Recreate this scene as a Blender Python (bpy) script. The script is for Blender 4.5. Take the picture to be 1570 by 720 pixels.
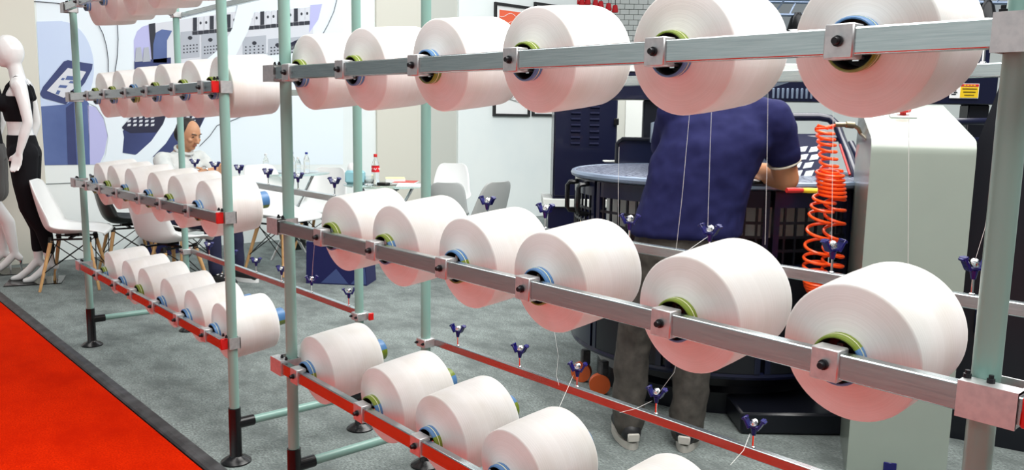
import bpy, math, random
from mathutils import Vector, Matrix, Euler
random.seed(7)
PI = math.pi
scene = bpy.context.scene
for o in list(bpy.data.objects):
    bpy.data.objects.remove(o, do_unlink=True)
COL = scene.collection

# ------------------------------------------------------------------ camera
FPX = 1250.67
YAW, PITCH, ROLL = 0.832598, 0.141510, 0.016165
CAM = Vector((2.46757, -1.24948, 1.35))
Fv = Vector((-math.sin(YAW)*math.cos(PITCH), math.cos(YAW)*math.cos(PITCH), -math.sin(PITCH)))
R0 = Vector((math.cos(YAW), math.sin(YAW), 0))
U0 = R0.cross(Fv)
Rv = math.cos(ROLL)*R0 + math.sin(ROLL)*U0
Uv = -math.sin(ROLL)*R0 + math.cos(ROLL)*U0
cd = bpy.data.cameras.new('camera')
cd.sensor_width = 36
cd.lens = FPX*36/1570
cd.clip_start = 0.05
cd.clip_end = 200
cam = bpy.data.objects.new('camera', cd)
COL.objects.link(cam)
cam.matrix_world = Matrix(((Rv.x, Uv.x, -Fv.x, CAM.x), (Rv.y, Uv.y, -Fv.y, CAM.y), (Rv.z, Uv.z, -Fv.z, CAM.z), (0, 0, 0, 1)))
scene.camera = cam

# ------------------------------------------------------------------ light
vs = scene.view_settings
vs.view_transform = 'Standard'
vs.look = 'None'
vs.gamma = 1
vs.use_curve_mapping = False
vs.exposure = 0.06
w = bpy.data.worlds.new('hall_air')
scene.world = w
w.use_nodes = True
bg = w.node_tree.nodes['Background']
bg.inputs[0].default_value = (0.90, 0.96, 1.0, 1)
bg.inputs[1].default_value = 0.20
def area(name, loc, target, size, power, col=(1, 1, 1)):
    l = bpy.data.lights.new(name, 'AREA')
    l.shape = 'RECTANGLE'
    l.size, l.size_y = size
    l.energy = power
    l.color = col
    o = bpy.data.objects.new(name, l)
    COL.objects.link(o)
    o.location = loc
    o.rotation_euler = (Vector(target) - Vector(loc)).to_track_quat('-Z', 'Y').to_euler()
    return o
area('hall_light_booth', (1.3, 1.9, 4.5), (0.2, 1.0, 0), (7.5, 2.4), 500, (1.0, 0.99, 0.96))
area('hall_light_back', (-3.7, 4.6, 4.4), (-5.4, 4.6, 0.6), (2.5, 7.0), 128, (0.95, 0.98, 1.0))
area('hall_light_aisle', (-0.5, -0.7, 5.4), (-0.5, -0.9, 0), (10, 1.2), 175, (1.0, 0.97, 0.94))
area('added_light_opposite', (0.0, -5.4, 4.6), (0.0, -6.2, 0.5), (9, 1.2), 95, (0.94, 0.98, 1.0))  # unseen lamp added to light the wall that the rails reflect
area('added_light_far', (-2.0, 13.0, 6.8), (-2.0, 14.0, 0), (14, 5.0), 700, (0.97, 0.99, 1.0))  # unseen lamp added to brighten the far tiled partition

# ------------------------------------------------------------------ pixel helpers (1570 x 720 frame)
def ray(x, y):
    return Fv + Rv*((x-785)/FPX) - Uv*((y-360)/FPX)
def at(x, y, d):
    return CAM + ray(x, y)*d
def onX(x, y, X):
    d = ray(x, y); return CAM + d*((X-CAM.x)/d.x)
def onY(x, y, Y):
    d = ray(x, y); return CAM + d*((Y-CAM.y)/d.y)
def onZ(x, y, Z=0.0):
    d = ray(x, y); return CAM + d*((Z-CAM.z)/d.z)
def ground(x, d):
    p = at(x, 360, d); return Vector((p.x, p.y, 0))
def zat(px, py, P):
    """height at which the pixel ray passes the vertical axis through P"""
    d = ray(px, py); h = Vector((d.x, d.y)); t = (Vector((P[0]-CAM.x, P[1]-CAM.y))).length/h.length
    return CAM.z + d.z*t

# ------------------------------------------------------------------ mesh helpers
class MB:
    def __init__(s):
        s.v = []; s.f = []
    def add(s, vs_, fs):
        n = len(s.v)
        s.v += [tuple(v) for v in vs_]
        s.f += [tuple(i+n for i in f) for f in fs]
        return s
    def box(s, c, d, rot=None, bev=0.0):
        hx, hy, hz = d[0]/2, d[1]/2, d[2]/2
        if bev <= 0:
            P = [Vector((x*hx, y*hy, z*hz)) for x in (-1, 1) for y in (-1, 1) for z in (-1, 1)]
            F = [(0, 1, 3, 2), (4, 6, 7, 5), (0, 4, 5, 1), (2, 3, 7, 6), (0, 2, 6, 4), (1, 5, 7, 3)]
        else:
            P = []; F = []
            idx = {}
            for sx in (-1, 1):
                for sy in (-1, 1):
                    for sz in (-1, 1):
                        for a in range(3):
                            h = [hx-bev, hy-bev, hz-bev]; h[a] += bev
                            idx[(sx, sy, sz, a)] = len(P)
                            P.append(Vector((sx*h[0], sy*h[1], sz*h[2])))
            def q(*ks): F.append(tuple(idx[k] for k in ks))
            for a in range(3):
                b, c2 = (a+1) % 3, (a+2) % 3
                for sg in (-1, 1):
                    ks = []
                    for u, v_ in ((-1, -1), (1, -1), (1, 1), (-1, 1)):
                        t = [0, 0, 0]; t[a] = sg; t[b] = u; t[c2] = v_
                        ks.append((t[0], t[1], t[2], a))
                    if sg < 0: ks.reverse()
                    q(*ks)
                for u in (-1, 1):
                    for v_ in (-1, 1):
                        t0 = [0, 0, 0]; t0[a] = -1; t0[b] = u; t0[c2] = v_
                        t1 = list(t0); t1[a] = 1
                        ks = [tuple(t0)+(b,), tuple(t1)+(b,), tuple(t1)+(c2,), tuple(t0)+(c2,)]
                        if u*v_ < 0: ks.reverse()
                        q(*ks)
            for sx in (-1, 1):
                for sy in (-1, 1):
                    for sz in (-1, 1):
                        ks = [(sx, sy, sz, 0), (sx, sy, sz, 1), (sx, sy, sz, 2)]
                        if sx*sy*sz < 0: ks.reverse()
                        q(*ks)
        if rot is not None:
            P = [rot @ p for p in P]
        c = Vector(c)
        return s.add([p+c for p in P], F)
    def lathe(s, prof, n=24, M=None, cap0=True, cap1=True):
        """prof: [(radius, height)] round local Z; M places it"""
        M = M or Matrix.Identity(4)
        P = []; F = []
        for r, h in prof:
            for k in range(n):
                a = 2*PI*k/n
                P.append(M @ Vector((r*math.cos(a), r*math.sin(a), h)))
        for i in range(len(prof)-1):
            for k in range(n):
                k2 = (k+1) % n
                F.append((i*n+k, i*n+k2, (i+1)*n+k2, (i+1)*n+k))
        if cap0: F.append(tuple(reversed(range(n))))
        if cap1: F.append(tuple((len(prof)-1)*n+k for k in range(n)))
        return s.add(P, F)
    def cyl(s, p0, p1, r0, r1=None, n=12):
        p0 = Vector(p0); p1 = Vector(p1)
        d = p1-p0
        M = Matrix.Translation(p0) @ d.to_track_quat('Z', 'Y').to_matrix().to_4x4()
        return s.lathe([(r0, 0), (r0 if r1 is None else r1, d.length)], n, M)
    def sphere(s, c, r, n=12, m=8, sc=(1, 1, 1), rot=None):
        prof = []
        P = []; F = []
        c = Vector(c)
        for i in range(1, m):
            t = PI*i/m
            for k in range(n):
                a = 2*PI*k/n
                p = Vector((r*math.sin(t)*math.cos(a)*sc[0], r*math.sin(t)*math.sin(a)*sc[1], r*math.cos(t)*sc[2]))
                P.append(p)
        P.append(Vector((0, 0, r*sc[2]))); P.append(Vector((0, 0, -r*sc[2])))
        T, B = len(P)-2, len(P)-1
        for i in range(m-2):
            for k in range(n):
                k2 = (k+1) % n
                F.append((i*n+k, (i+1)*n+k, (i+1)*n+k2, i*n+k2))
        for k in range(n):
            k2 = (k+1) % n
            F.append((T, k, k2)); F.append((B, (m-2)*n+k2, (m-2)*n+k))
        if rot is not None: P = [rot @ p for p in P]
        return s.add([p+c for p in P], F)
    def tube(s, pts, r, n=8, closed=False):
        pts = [Vector(p) for p in pts]
        N = len(pts)
        rs = r if isinstance(r, (list, tuple)) else [r]*N
        P = []; F = []
        up = None
        for i in range(N):
            a = pts[(i-1) % N] if (i > 0 or closed) else pts[i]
            b = pts[(i+1) % N] if (i < N-1 or closed) else pts[i]
            t = (b-a).normalized()
            if up is None:
                up = t.orthogonal().normalized()
            up = (up - t*up.dot(t))
            if up.length < 1e-6: up = t.orthogonal()
            up.normalize()
            sd = t.cross(up)
            for k in range(n):
                an = 2*PI*k/n
                P.append(pts[i] + (up*math.cos(an) + sd*math.sin(an))*rs[i])
        for i in range(N-1 if not closed else N):
            j = (i+1) % N
            for k in range(n):
                k2 = (k+1) % n
                F.append((i*n+k, i*n+k2, j*n+k2, j*n+k))
        if not closed:
            F.append(tuple(reversed(range(n)))); F.append(tuple((N-1)*n+k for k in range(n)))
        return s.add(P, F)
    def prism(s, poly, ext):
        """3D polygon extruded by vector ext"""
        n = len(poly); ext = Vector(ext)
        P = [Vector(p) for p in poly]; P += [p+ext for p in P]
        F = [tuple(range(n)), tuple(reversed(range(n, 2*n)))]
        F += [(i, i+n, (i+1) % n+n, (i+1) % n) for i in range(n)]
        return s.add(P, F)
    def mesh(s, name, mat, smooth=True, ang=40):
        me = bpy.data.meshes.new(name)
        me.from_pydata(s.v, [], s.f)
        import bmesh
        bm = bmesh.new(); bm.from_mesh(me)
        bmesh.ops.recalc_face_normals(bm, faces=bm.faces)
        bm.to_mesh(me); bm.free()
        if smooth:
            me.shade_smooth()
            try: me.set_sharp_from_angle(angle=math.radians(ang))
            except Exception: pass
        me.materials.append(mat)
        return me
    def build(s, name, mat, parent=None, smooth=True, ang=40):
        return ob(name, s.mesh(name, mat, smooth, ang), parent)
def ob(name, me, parent=None):
    o = bpy.data.objects.new(name, me)
    COL.objects.link(o)
    if parent is not None: o.parent = parent
    return o
def tag(o, label=None, cat=None, group=None, kind=None):
    if label: o['label'] = label
    if cat: o['category'] = cat
    if group: o['group'] = group
    if kind: o['kind'] = kind
    return o
def thing(name, label, cat, loc=(0, 0, 0), rz=0.0, group=None):
    o = bpy.data.objects.new(name, None)
    COL.objects.link(o)
    o.empty_display_size = 0.05
    o.location = loc
    o.rotation_euler = (0, 0, rz)
    return tag(o, label, cat, group)
def struct(name, mb, mat, label=None, cat=None, smooth=False):
    return tag(mb.build(name, mat, None, smooth), label, cat, None, 'structure')

# ------------------------------------------------------------------ materials
def mat(name, col, rough=0.5, metal=0.0, spec=0.5, noise=None, bump=None, emit=None, trans=0.0, coat=0.0, sheen=0.0, alpha=1.0, ior=1.45):
    m = bpy.data.materials.new(name)
    m.use_nodes = True
    nt = m.node_tree
    b = nt.nodes['Principled BSDF']
    b.inputs['Base Color'].default_value = (*col, 1)
    b.inputs['Roughness'].default_value = rough
    b.inputs['Metallic'].default_value = metal
    b.inputs['Specular IOR Level'].default_value = spec
    b.inputs['Transmission Weight'].default_value = trans
    b.inputs['Coat Weight'].default_value = coat
    b.inputs['Sheen Weight'].default_value = sheen
    b.inputs['Alpha'].default_value = alpha
    b.inputs['IOR'].default_value = ior
    if emit:
        b.inputs['Emission Color'].default_value = (*emit[0], 1)
        b.inputs['Emission Strength'].default_value = emit[1]
    tc = nt.nodes.new('ShaderNodeTexCoord')
    if noise:   # (scale, colour2, low, high [, stretch])
        n = nt.nodes.new('ShaderNodeTexNoise')
        n.inputs['Scale'].default_value = noise[0]
        n.inputs['Detail'].default_value = 6
        if len(noise) > 4:
            mp = nt.nodes.new('ShaderNodeMapping')
            mp.inputs['Scale'].default_value = noise[4]
            nt.links.new(tc.outputs['Object'], mp.inputs[0]); nt.links.new(mp.outputs[0], n.inputs['Vector'])
        else:
            nt.links.new(tc.outputs['Object'], n.inputs['Vector'])
        r = nt.nodes.new('ShaderNodeValToRGB')
        r.color_ramp.elements[0].position = noise[2]; r.color_ramp.elements[0].color = (*col, 1)
        r.color_ramp.elements[1].position = noise[3]; r.color_ramp.elements[1].color = (*noise[1], 1)
        nt.links.new(n.outputs['Fac'], r.inputs[0]); nt.links.new(r.outputs[0], b.inputs['Base Color'])
    if bump:    # (scale, strength, distance)
        n2 = nt.nodes.new('ShaderNodeTexNoise')
        n2.inputs['Scale'].default_value = bump[0]
        n2.inputs['Detail'].default_value = 4
        nt.links.new(tc.outputs['Object'], n2.inputs['Vector'])
        bp = nt.nodes.new('ShaderNodeBump')
        bp.inputs['Strength'].default_value = bump[1]
        bp.inputs['Distance'].default_value = bump[2]
        nt.links.new(n2.outputs['Fac'], bp.inputs['Height']); nt.links.new(bp.outputs[0], b.inputs['Normal'])
    return m
def srgb(r, g, b):
    f = lambda c: ((c/255+0.055)/1.055)**2.4 if c > 10 else c/255/12.92
    return (f(r), f(g), f(b))

M = {}
M['mint'] = mat('mint_paint', srgb(136, 174, 164), 0.32, 0, 0.5, coat=0.3)
M['black_fit'] = mat('black_plastic', (0.006, 0.006, 0.007), 0.25)
M['steel'] = mat('galvanised_steel', (0.52, 0.58, 0.59), 0.24, 1.0, noise=(60, (0.40, 0.46, 0.47), 0.35, 0.75, (0.25, 1, 6)), bump=(90, 0.05, 0.001))
M['clip'] = mat('zinc_plate', (0.66, 0.66, 0.66), 0.42, 0.85, noise=(80, (0.55, 0.56, 0.57), 0.4, 0.7))
M['chrome'] = mat('chrome', (0.85, 0.85, 0.86), 0.1, 1.0)
M['bolt'] = mat('dark_bolt', (0.012, 0.012, 0.015), 0.35, 0.3)
M['red_cap'] = mat('red_plastic_cap', srgb(205, 20, 18), 0.35)
M['guide_blue'] = mat('indigo_plastic', srgb(22, 20, 92), 0.25)
M['yarn_thread'] = mat('white_thread', (0.85, 0.85, 0.83), 0.6)
M['hub'] = mat('black_hub', (0.01, 0.009, 0.009), 0.35)

# floors
def floor_mat(name, c1, c2, c3, scale, rough=0.95):
    m = bpy.data.materials.new(name); m.use_nodes = True
    nt = m.node_tree; b = nt.nodes['Principled BSDF']
    b.inputs['Roughness'].default_value = rough
    b.inputs['Specular IOR Level'].default_value = 0.02
    tc = nt.nodes.new('ShaderNodeTexCoord')
    mp = nt.nodes.new('ShaderNodeMapping'); mp.inputs['Scale'].default_value = (1, 1.6, 1); mp.inputs['Rotation'].default_value = (0, 0, 0.4)
    nt.links.new(tc.outputs['Object'], mp.inputs[0])
    n1 = nt.nodes.new('ShaderNodeTexNoise'); n1.inputs['Scale'].default_value = scale; n1.inputs['Detail'].default_value = 8; n1.inputs['Roughness'].default_value = 0.75
    n2 = nt.nodes.new('ShaderNodeTexNoise'); n2.inputs['Scale'].default_value = 3.0; n2.inputs['Detail'].default_value = 10; n2.inputs['Roughness'].default_value = 0.72
    nt.links.new(mp.outputs[0], n1.inputs['Vector']); nt.links.new(mp.outputs[0], n2.inputs['Vector'])
    r1 = nt.nodes.new('ShaderNodeValToRGB')
    r1.color_ramp.elements[0].position = 0.36; r1.color_ramp.elements[0].color = (*c1, 1)
    r1.color_ramp.elements[1].position = 0.64; r1.color_ramp.elements[1].color = (*c2, 1)
    nt.links.new(n1.outputs['Fac'], r1.inputs[0])
    r2 = nt.nodes.new('ShaderNodeValToRGB')
    r2.color_ramp.elements[0].position = 0.42; r2.color_ramp.elements[0].color = (0, 0, 0, 1)
    r2.color_ramp.elements[1].position = 0.62; r2.color_ramp.elements[1].color = (0.85, 0.85, 0.85, 1)
    nt.links.new(n2.outputs['Fac'], r2.inputs[0])
    mx = nt.nodes.new('ShaderNodeMixRGB'); mx.inputs['Color2'].default_value = (*c3, 1)
    nt.links.new(r2.outputs[0], mx.inputs['Fac']); nt.links.new(r1.outputs[0], mx.inputs['Color1'])
    nt.links.new(mx.outputs[0], b.inputs['Base Color'])
    bp = nt.nodes.new('ShaderNodeBump'); bp.inputs['Strength'].default_value = 0.5; bp.inputs['Distance'].default_value = 0.004
    nt.links.new(n1.outputs['Fac'], bp.inputs['Height']); nt.links.new(bp.outputs[0], b.inputs['Normal'])
    return m
M['grey_carpet'] = floor_mat('grey_carpet', srgb(92, 98, 97), srgb(158, 168, 165), srgb(98, 104, 103), 75)
M['red_carpet'] = floor_mat('red_carpet', srgb(176, 22, 1), srgb(222, 44, 3), srgb(184, 26, 1), 90)
M['strip'] = mat('black_edge_strip', srgb(40, 40, 42), 0.45, noise=(14, srgb(74, 74, 76), 0.4, 0.7))

# yarn: off-white, fine winding rings
def yarn_mat():
    m = bpy.data.materials.new('white_yarn'); m.use_nodes = True
    nt = m.node_tree; b = nt.nodes['Principled BSDF']
    b.inputs['Roughness'].default_value = 0.5
    b.inputs['Specular IOR Level'].default_value = 0.35
    b.inputs['Sheen Weight'].default_value = 0.3
    b.inputs['Subsurface Weight'].default_value = 0.0
    tc = nt.nodes.new('ShaderNodeTexCoord')
    sp = nt.nodes.new('ShaderNodeSeparateXYZ'); nt.links.new(tc.outputs['Object'], sp.inputs[0])
    def mth(op, a, bb=None, v=None):
        n = nt.nodes.new('ShaderNodeMath'); n.operation = op
        nt.links.new(a, n.inputs[0])
        if bb is not None: nt.links.new(bb, n.inputs[1])
        elif v is not None: n.inputs[1].default_value = v
        return n.outputs[0]
    r2 = mth('ADD', mth('MULTIPLY', sp.outputs['X'], sp.outputs['X']), mth('MULTIPLY', sp.outputs['Z'], sp.outputs['Z']))
    rr = mth('SQRT', r2)
    cmb = nt.nodes.new('ShaderNodeCombineXYZ')
    nt.links.new(rr, cmb.inputs[0]); nt.links.new(mth('MULTIPLY', sp.outputs['Y'], None, 0.8), cmb.inputs[1])
    n = nt.nodes.new('ShaderNodeTexNoise'); n.inputs['Scale'].default_value = 420; n.inputs['Detail'].default_value = 3
    nt.links.new(cmb.outputs[0], n.inputs['Vector'])
    rp = nt.nodes.new('ShaderNodeValToRGB')
    rp.color_ramp.elements[0].position = 0.3; rp.color_ramp.elements[0].color = (0.815, 0.795, 0.772, 1)
    rp.color_ramp.elements[1].position = 0.7; rp.color_ramp.elements[1].color = (0.87, 0.855, 0.835, 1)
    nt.links.new(n.outputs['Fac'], rp.inputs[0])
    nz = nt.nodes.new('ShaderNodeTexNoise'); nz.inputs['Scale'].default_value = 9; nz.inputs['Detail'].default_value = 2
    oi = nt.nodes.new('ShaderNodeObjectInfo'); va = nt.nodes.new('ShaderNodeVectorMath'); va.operation = 'ADD'
    nt.links.new(tc.outputs['Object'], va.inputs[0]); nt.links.new(oi.outputs['Location'], va.inputs[1]); nt.links.new(va.outputs[0], nz.inputs['Vector'])
    rz_ = nt.nodes.new('ShaderNodeValToRGB')
    rz_.color_ramp.elements[0].position = 0.45; rz_.color_ramp.elements[0].color = (1, 1, 1, 1)
    rz_.color_ramp.elements[1].position = 0.75; rz_.color_ramp.elements[1].color = (0.90, 0.88, 0.84, 1)
    nt.links.new(nz.outputs['Fac'], rz_.inputs[0])
    ml = nt.nodes.new('ShaderNodeMixRGB'); ml.blend_type = 'MULTIPLY'; ml.inputs['Fac'].default_value = 1
    nt.links.new(rp.outputs[0], ml.inputs['Color1']); nt.links.new(rz_.outputs[0], ml.inputs['Color2'])
    nt.links.new(ml.outputs[0], b.inputs['Base Color'])
    bp = nt.nodes.new('ShaderNodeBump'); bp.inputs['Strength'].default_value = 0.18; bp.inputs['Distance'].default_value = 0.001
    nt.links.new(n.outputs['Fac'], bp.inputs['Height']); nt.links.new(bp.outputs[0], b.inputs['Normal'])
    return m
M['yarn'] = yarn_mat()
# paper core: green half, blue half, thin pale ring
def core_mat():
    m = bpy.data.materials.new('printed_core'); m.use_nodes = True
    nt = m.node_tree; b = nt.nodes['Principled BSDF']
    b.inputs['Roughness'].default_value = 0.35
    tc = nt.nodes.new('ShaderNodeTexCoord')
    sp = nt.nodes.new('ShaderNodeSeparateXYZ'); nt.links.new(tc.outputs['Object'], sp.inputs[0])
    a = nt.nodes.new('ShaderNodeMath'); a.operation = 'GREATER_THAN'; a.inputs[1].default_value = 0.0
    nt.links.new(sp.outputs['Z'], a.inputs[0])
    mx = nt.nodes.new('ShaderNodeMixRGB')
    mx.inputs['Color1'].default_value = (*srgb(80, 124, 172), 1)
    mx.inputs['Color2'].default_value = (*srgb(112, 130, 32), 1)
    nt.links.new(a.outputs[0], mx.inputs['Fac'])
    nt.links.new(mx.outputs[0], b.inputs['Base Color'])
    return m
M['core'] = core_mat()
M['core_line'] = mat('pale_core_line', srgb(225, 228, 190), 0.4)

# ------------------------------------------------------------------ the setting
XW = -5.75
fl = MB().box((0.0, 10.9, -0.05), (30, 22.0, 0.1))
struct('floor', fl, M['grey_carpet'], 'grey needle felt carpet covering the booth floor', 'floor')
def strip_y(x): return -0.062
fr = MB().box((-1.0, -1.37, -0.05), (26, 2.5, 0.1))
struct('floor_aisle', fr, M['red_carpet'], 'bright red aisle carpet along the booth edge', 'carpet')
ff = MB().box((-1.0, -5.62, -0.05), (26, 6.0, 0.1))
struct('floor_opposite', ff, M['grey_carpet'], 'grey carpet of the opposite booth across the aisle', 'floor')
st = MB()
prof = [(-0.112, 0.0), (-0.106, 0.006), (-0.09, 0.012), (-0.058, 0.012), (-0.054, 0.0)]
st.prism([(-14, y, z) for y, z in prof], (26, 0, 0))
o = struct('trim_1', st, M['strip'], 'black edging strip between the red aisle and the grey carpet', 'floor trim')

M['wall'] = mat('white_wall', srgb(236, 242, 240), 0.7, noise=(1.2, srgb(228, 236, 236), 0.4, 0.7))
M['wall_beige'] = mat('beige_panel', srgb(214, 212, 200), 0.7)
M['wall_grey'] = mat('grey_panel', srgb(196, 198, 190), 0.7)
M['joint'] = mat('panel_joint', srgb(120, 128, 128), 0.7)
wl = MB().box((XW-0.06, 3.2, 1.6), (0.12, 8.4, 3.2))
struct('wall_left', wl, M['wall'], 'white booth wall behind the mannequins and chairs', 'wall')
def wall_panel(name, x0, x1, proud, m, label):
    y0 = onX(x0, 150, XW+proud).y; y1 = onX(x1, 150, XW+proud).y
    return struct(name, MB().box((XW+proud/2+0.0005, (y0+y1)/2, 1.6), (proud, abs(y1-y0), 3.2), bev=0.004), m, label, 'wall panel')
wall_panel('trim_2', -90, 62, 0.02, M['wall_beige'], 'beige wall panel behind the mannequins')
wall_panel('trim_3', 578, 652, 0.03, M['wall_beige'], 'beige wall panel behind the red capped bottle')
wall_panel('trim_4', 653, 702, 0.012, M['wall_grey'], 'grey recessed wall strip beside the framed prints')
wall_panel('trim_5', 703, 876, 0.05, M['wall'], 'bright white wall panel carrying the framed prints')
ln = MB().box((XW+0.003, onX(300, 280, XW).y-0.2, onX(90, 281, XW).z), (0.006, 3.9, 0.006))
struct('trim_6', ln, M['joint'], 'thin dark joint line along the lower white wall', 'wall joint')
# back wall beyond the machine
wb = MB().box((-1.0, 9.4, 1.15), (25, 0.12, 2.3))
struct('wall_back', wb, M['wall'], 'low white partition far behind the knitting machine', 'wall')

wo = MB().box((-1.0, -6.6, 1.6), (24, 0.12, 3.2))  # unseen wall, added to give the rails something pale to reflect
struct('wall_reflector', wo, M['wall'], 'unseen white wall added across the aisle for the rails to reflect', 'wall')
wf = MB().box((-2.0, 21.5, 4.0), (34, 0.12, 8.0))
struct('wall_far', wf, mat('hall_wall', srgb(214, 220, 224), 0.8), 'pale grey hall wall far behind the booths', 'wall')

# ------------------------------------------------------------------ creel frames
W, DEP = 2.0955, 0.5567
RY = -0.0345                 # rail centre line, in front of the posts
POST_R = 0.0188
rail_mesh = {}
def chan(L, h=0.040, d=0.024, t=0.003):
    """open-backed steel channel running along X"""
    mb = MB()
    mb.box((L/2, 0, 0), (L, d, h), bev=0.0025)
    return mb
clip_me = MB().box((0, 0, 0), (0.046, 0.034, 0.052), bev=0.002).box((0.0, 0.026, -0.022), (0.03, 0.03, 0.004)).mesh('holder_clip', M['clip'])
bolt_me = MB().lathe([(0.0085, 0), (0.0085, 0.004), (0.006, 0.0045), (0.006, 0.011), (0.005, 0.013)], 12, Matrix.Rotation(PI/2, 4, 'X')).mesh('bolt', M['bolt'])
spin = MB().cyl((0, 0.012, 0), (0, 0.15, 0.0), 0.009, n=10)
for k in range(3):
    a = PI/2 + k*2*PI/3
    spin.box((0.013*math.cos(a), 0.043, 0.013*math.sin(a)), (0.010, 0.014, 0.018), Matrix.Rotation(-a+PI/2, 3, 'Y'))
spin.box((0.006, 0.034, -0.024), (0.010, 0.012, 0.012))
spindle_me = spin.mesh('spindle', M['chrome'])
clamp_me = MB().box((0, -0.0145, 0), (0.075, 0.004, 0.052)).box((-0.0355, 0.020, 0), (0.004, 0.072, 0.050)).box((0.0355, 0.020, 0), (0.004, 0.072, 0.050)).box((0, 0.056, 0), (0.075, 0.004, 0.05)).box((0, 0.0, 0.0235), (0.075, 0.03, 0.004)).mesh('clamp', M['clip'])
strap_me = MB().box((-0.022, 0.036, 0), (0.004, 0.044, 0.044)).box((0.022, 0.036, 0), (0.004, 0.044, 0.044)).box((0, 0.056, 0), (0.048, 0.004, 0.044)).mesh('clamp', M['clip'])
stud_me = MB().lathe([(0.0055, 0), (0.0055, 0.006), (0.0035, 0.0065), (0.0035, 0.011)], 8).mesh('stud', M['bolt'])
cap_me = MB().box((0.004, 0, 0), (0.012, 0.0265, 0.0425), bev=0.002).mesh('end_cap', M['red_cap'])

# yarn guide heads on the rear rails
g_body = MB()
g_body.cyl((0, 0, 0.040), (0, 0, 0.062), 0.0065, 0.011, 10)
g_body.box((0, 0, 0.066), (0.042, 0.018, 0.007), bev=0.0015)
for s in (-1, 1):
    rot = Matrix.Rotation(s*0.5, 3, 'Y')
    g_body.box((s*0.0235, 0, 0.078), (0.008, 0.030, 0.038), rot, bev=0.0015)
    g_body.box((s*0.031, -0.002, 0.091), (0.018, 0.024, 0.006), rot, bev=0.0012)
guide_body_me = g_body.mesh('guide_head', M['guide_blue'])
guide_rod_me = MB().cyl((0, 0, 0.0), (0, 0, 0.045), 0.0035, n=8).lathe([(0.008, 0.0), (0.008, 0.004), (0.005, 0.006)], 8).mesh('rod', M['chrome'])
Mx = Matrix.Translation((0, -0.004, 0.082)) @ Matrix.Rotation(0.9, 4, 'X')
guide_disc_me = MB().lathe([(0.003, -0.006), (0.010, -0.005), (0.0125, 0.0), (0.009, 0.002), (0.006, 0.006), (0.002, 0.008)], 16, Mx).mesh('tension_disc', M['chrome'])

def creel(name, label, loc, rz, W_, rails, backs, hpost, left_over, right_over):
    root = thing(name, label, 'yarn rack', loc, rz)
    for x in (0, W_):
        for y in (0, DEP):
            MB().lathe([(POST_R, 0.19), (POST_R, hpost-0.004), (POST_R-0.004, hpost)], 20, Matrix.Translation((x, y, 0))).build('post', M['mint'], root)
            ft = MB().lathe([(0.058, 0.0), (0.058, 0.006), (0.045, 0.016), (0.028, 0.024), (0.0235, 0.03), (0.0235, 0.22), (0.0195, 0.221)], 24, Matrix.Translation((x, y, 0)))
            sy = 1 if y == 0 else -1
            ft.cyl((x, y, 0.155), (x, y+sy*0.075, 0.155), 0.0215, n=16)
            ft.build('foot', M['black_fit'], root)
        MB().cyl((x, 0.05, 0.155), (x, DEP-0.05, 0.155), 0.0165, n=16).build('base_tube', M['mint'], root)
    out = []
    for zl, zr, bolts in rails:
        L = W_ + left_over + right_over
        sl = (zr-zl)/W_
        r = chan(L).build('rail', M['steel'], root)
        r.location = (-left_over, RY, zl - sl*left_over)
        r.rotation_euler = (0, -math.atan(sl), 0)
        c = ob('end_cap', cap_me, r); c.location = (L, 0, 0)
        for x in (left_over, left_over+W_):
            c = ob('clamp', strap_me if (x > 0.5 and right_over < 0.03) else clamp_me, r); c.location = (x - (0.018 if x < 0.5 else (-0.018 if right_over > 0.03 else 0)), 0, 0)
            for dx in (-0.015, 0.015):
                s_ = ob('stud', stud_me, r); s_.location = (x+dx, 0.006, 0.0255)
        for bx in bolts:
            c = ob('holder_clip', clip_me, r); c.location = (bx+left_over, 0, 0)
            b_ = ob('bolt', bolt_me, r); b_.location = (bx+left_over, -0.017, 0)
            s_ = ob('spindle', spindle_me, r); s_.location = (bx+left_over, 0, 0); s_.rotation_euler = (0.11, 0, 0)
        out.append(r)
    for z, gx, sc in backs:
        r = MB().box((W_/2, 0, 0), (W_+0.07, 0.022, 0.028), bev=0.002).build('rear_rail', M['steel'], root)
        r.location = (0, DEP+0.034, z)
        for x in (-0.035, W_+0.035):
            c = ob('end_cap', cap_me, r); c.location = (x+0.001, 0, 0); c.scale = (0.8, 0.85, 0.72)
            if x < 0: c.rotation_euler = (0, 0, PI)
        for x in (0, W_):
            c = MB().box((x, -0.034, 0), (0.056, 0.05, 0.034), bev=0.003).build('clamp', M['clip'], r)
            for dz in (-1, 1):
                s_ = ob('stud', stud_me, r); s_.location = (x+dz*0.02, -0.059, 0.0); s_.rotation_euler = (PI/2, 0, 0)
        for x in gx:
            h = ob('yarn_guide', guide_body_me, root)
            h.location = (x, DEP+0.034, z+0.013)
            h.rotation_euler = (0, 0, 0.7+random.uniform(-0.5, 0.5))
            h.scale = (sc*0.8, sc*0.8, sc*0.85)
            ob('rod', guide_rod_me, h); ob('tension_disc', guide_disc_me, h)
    return root

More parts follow.
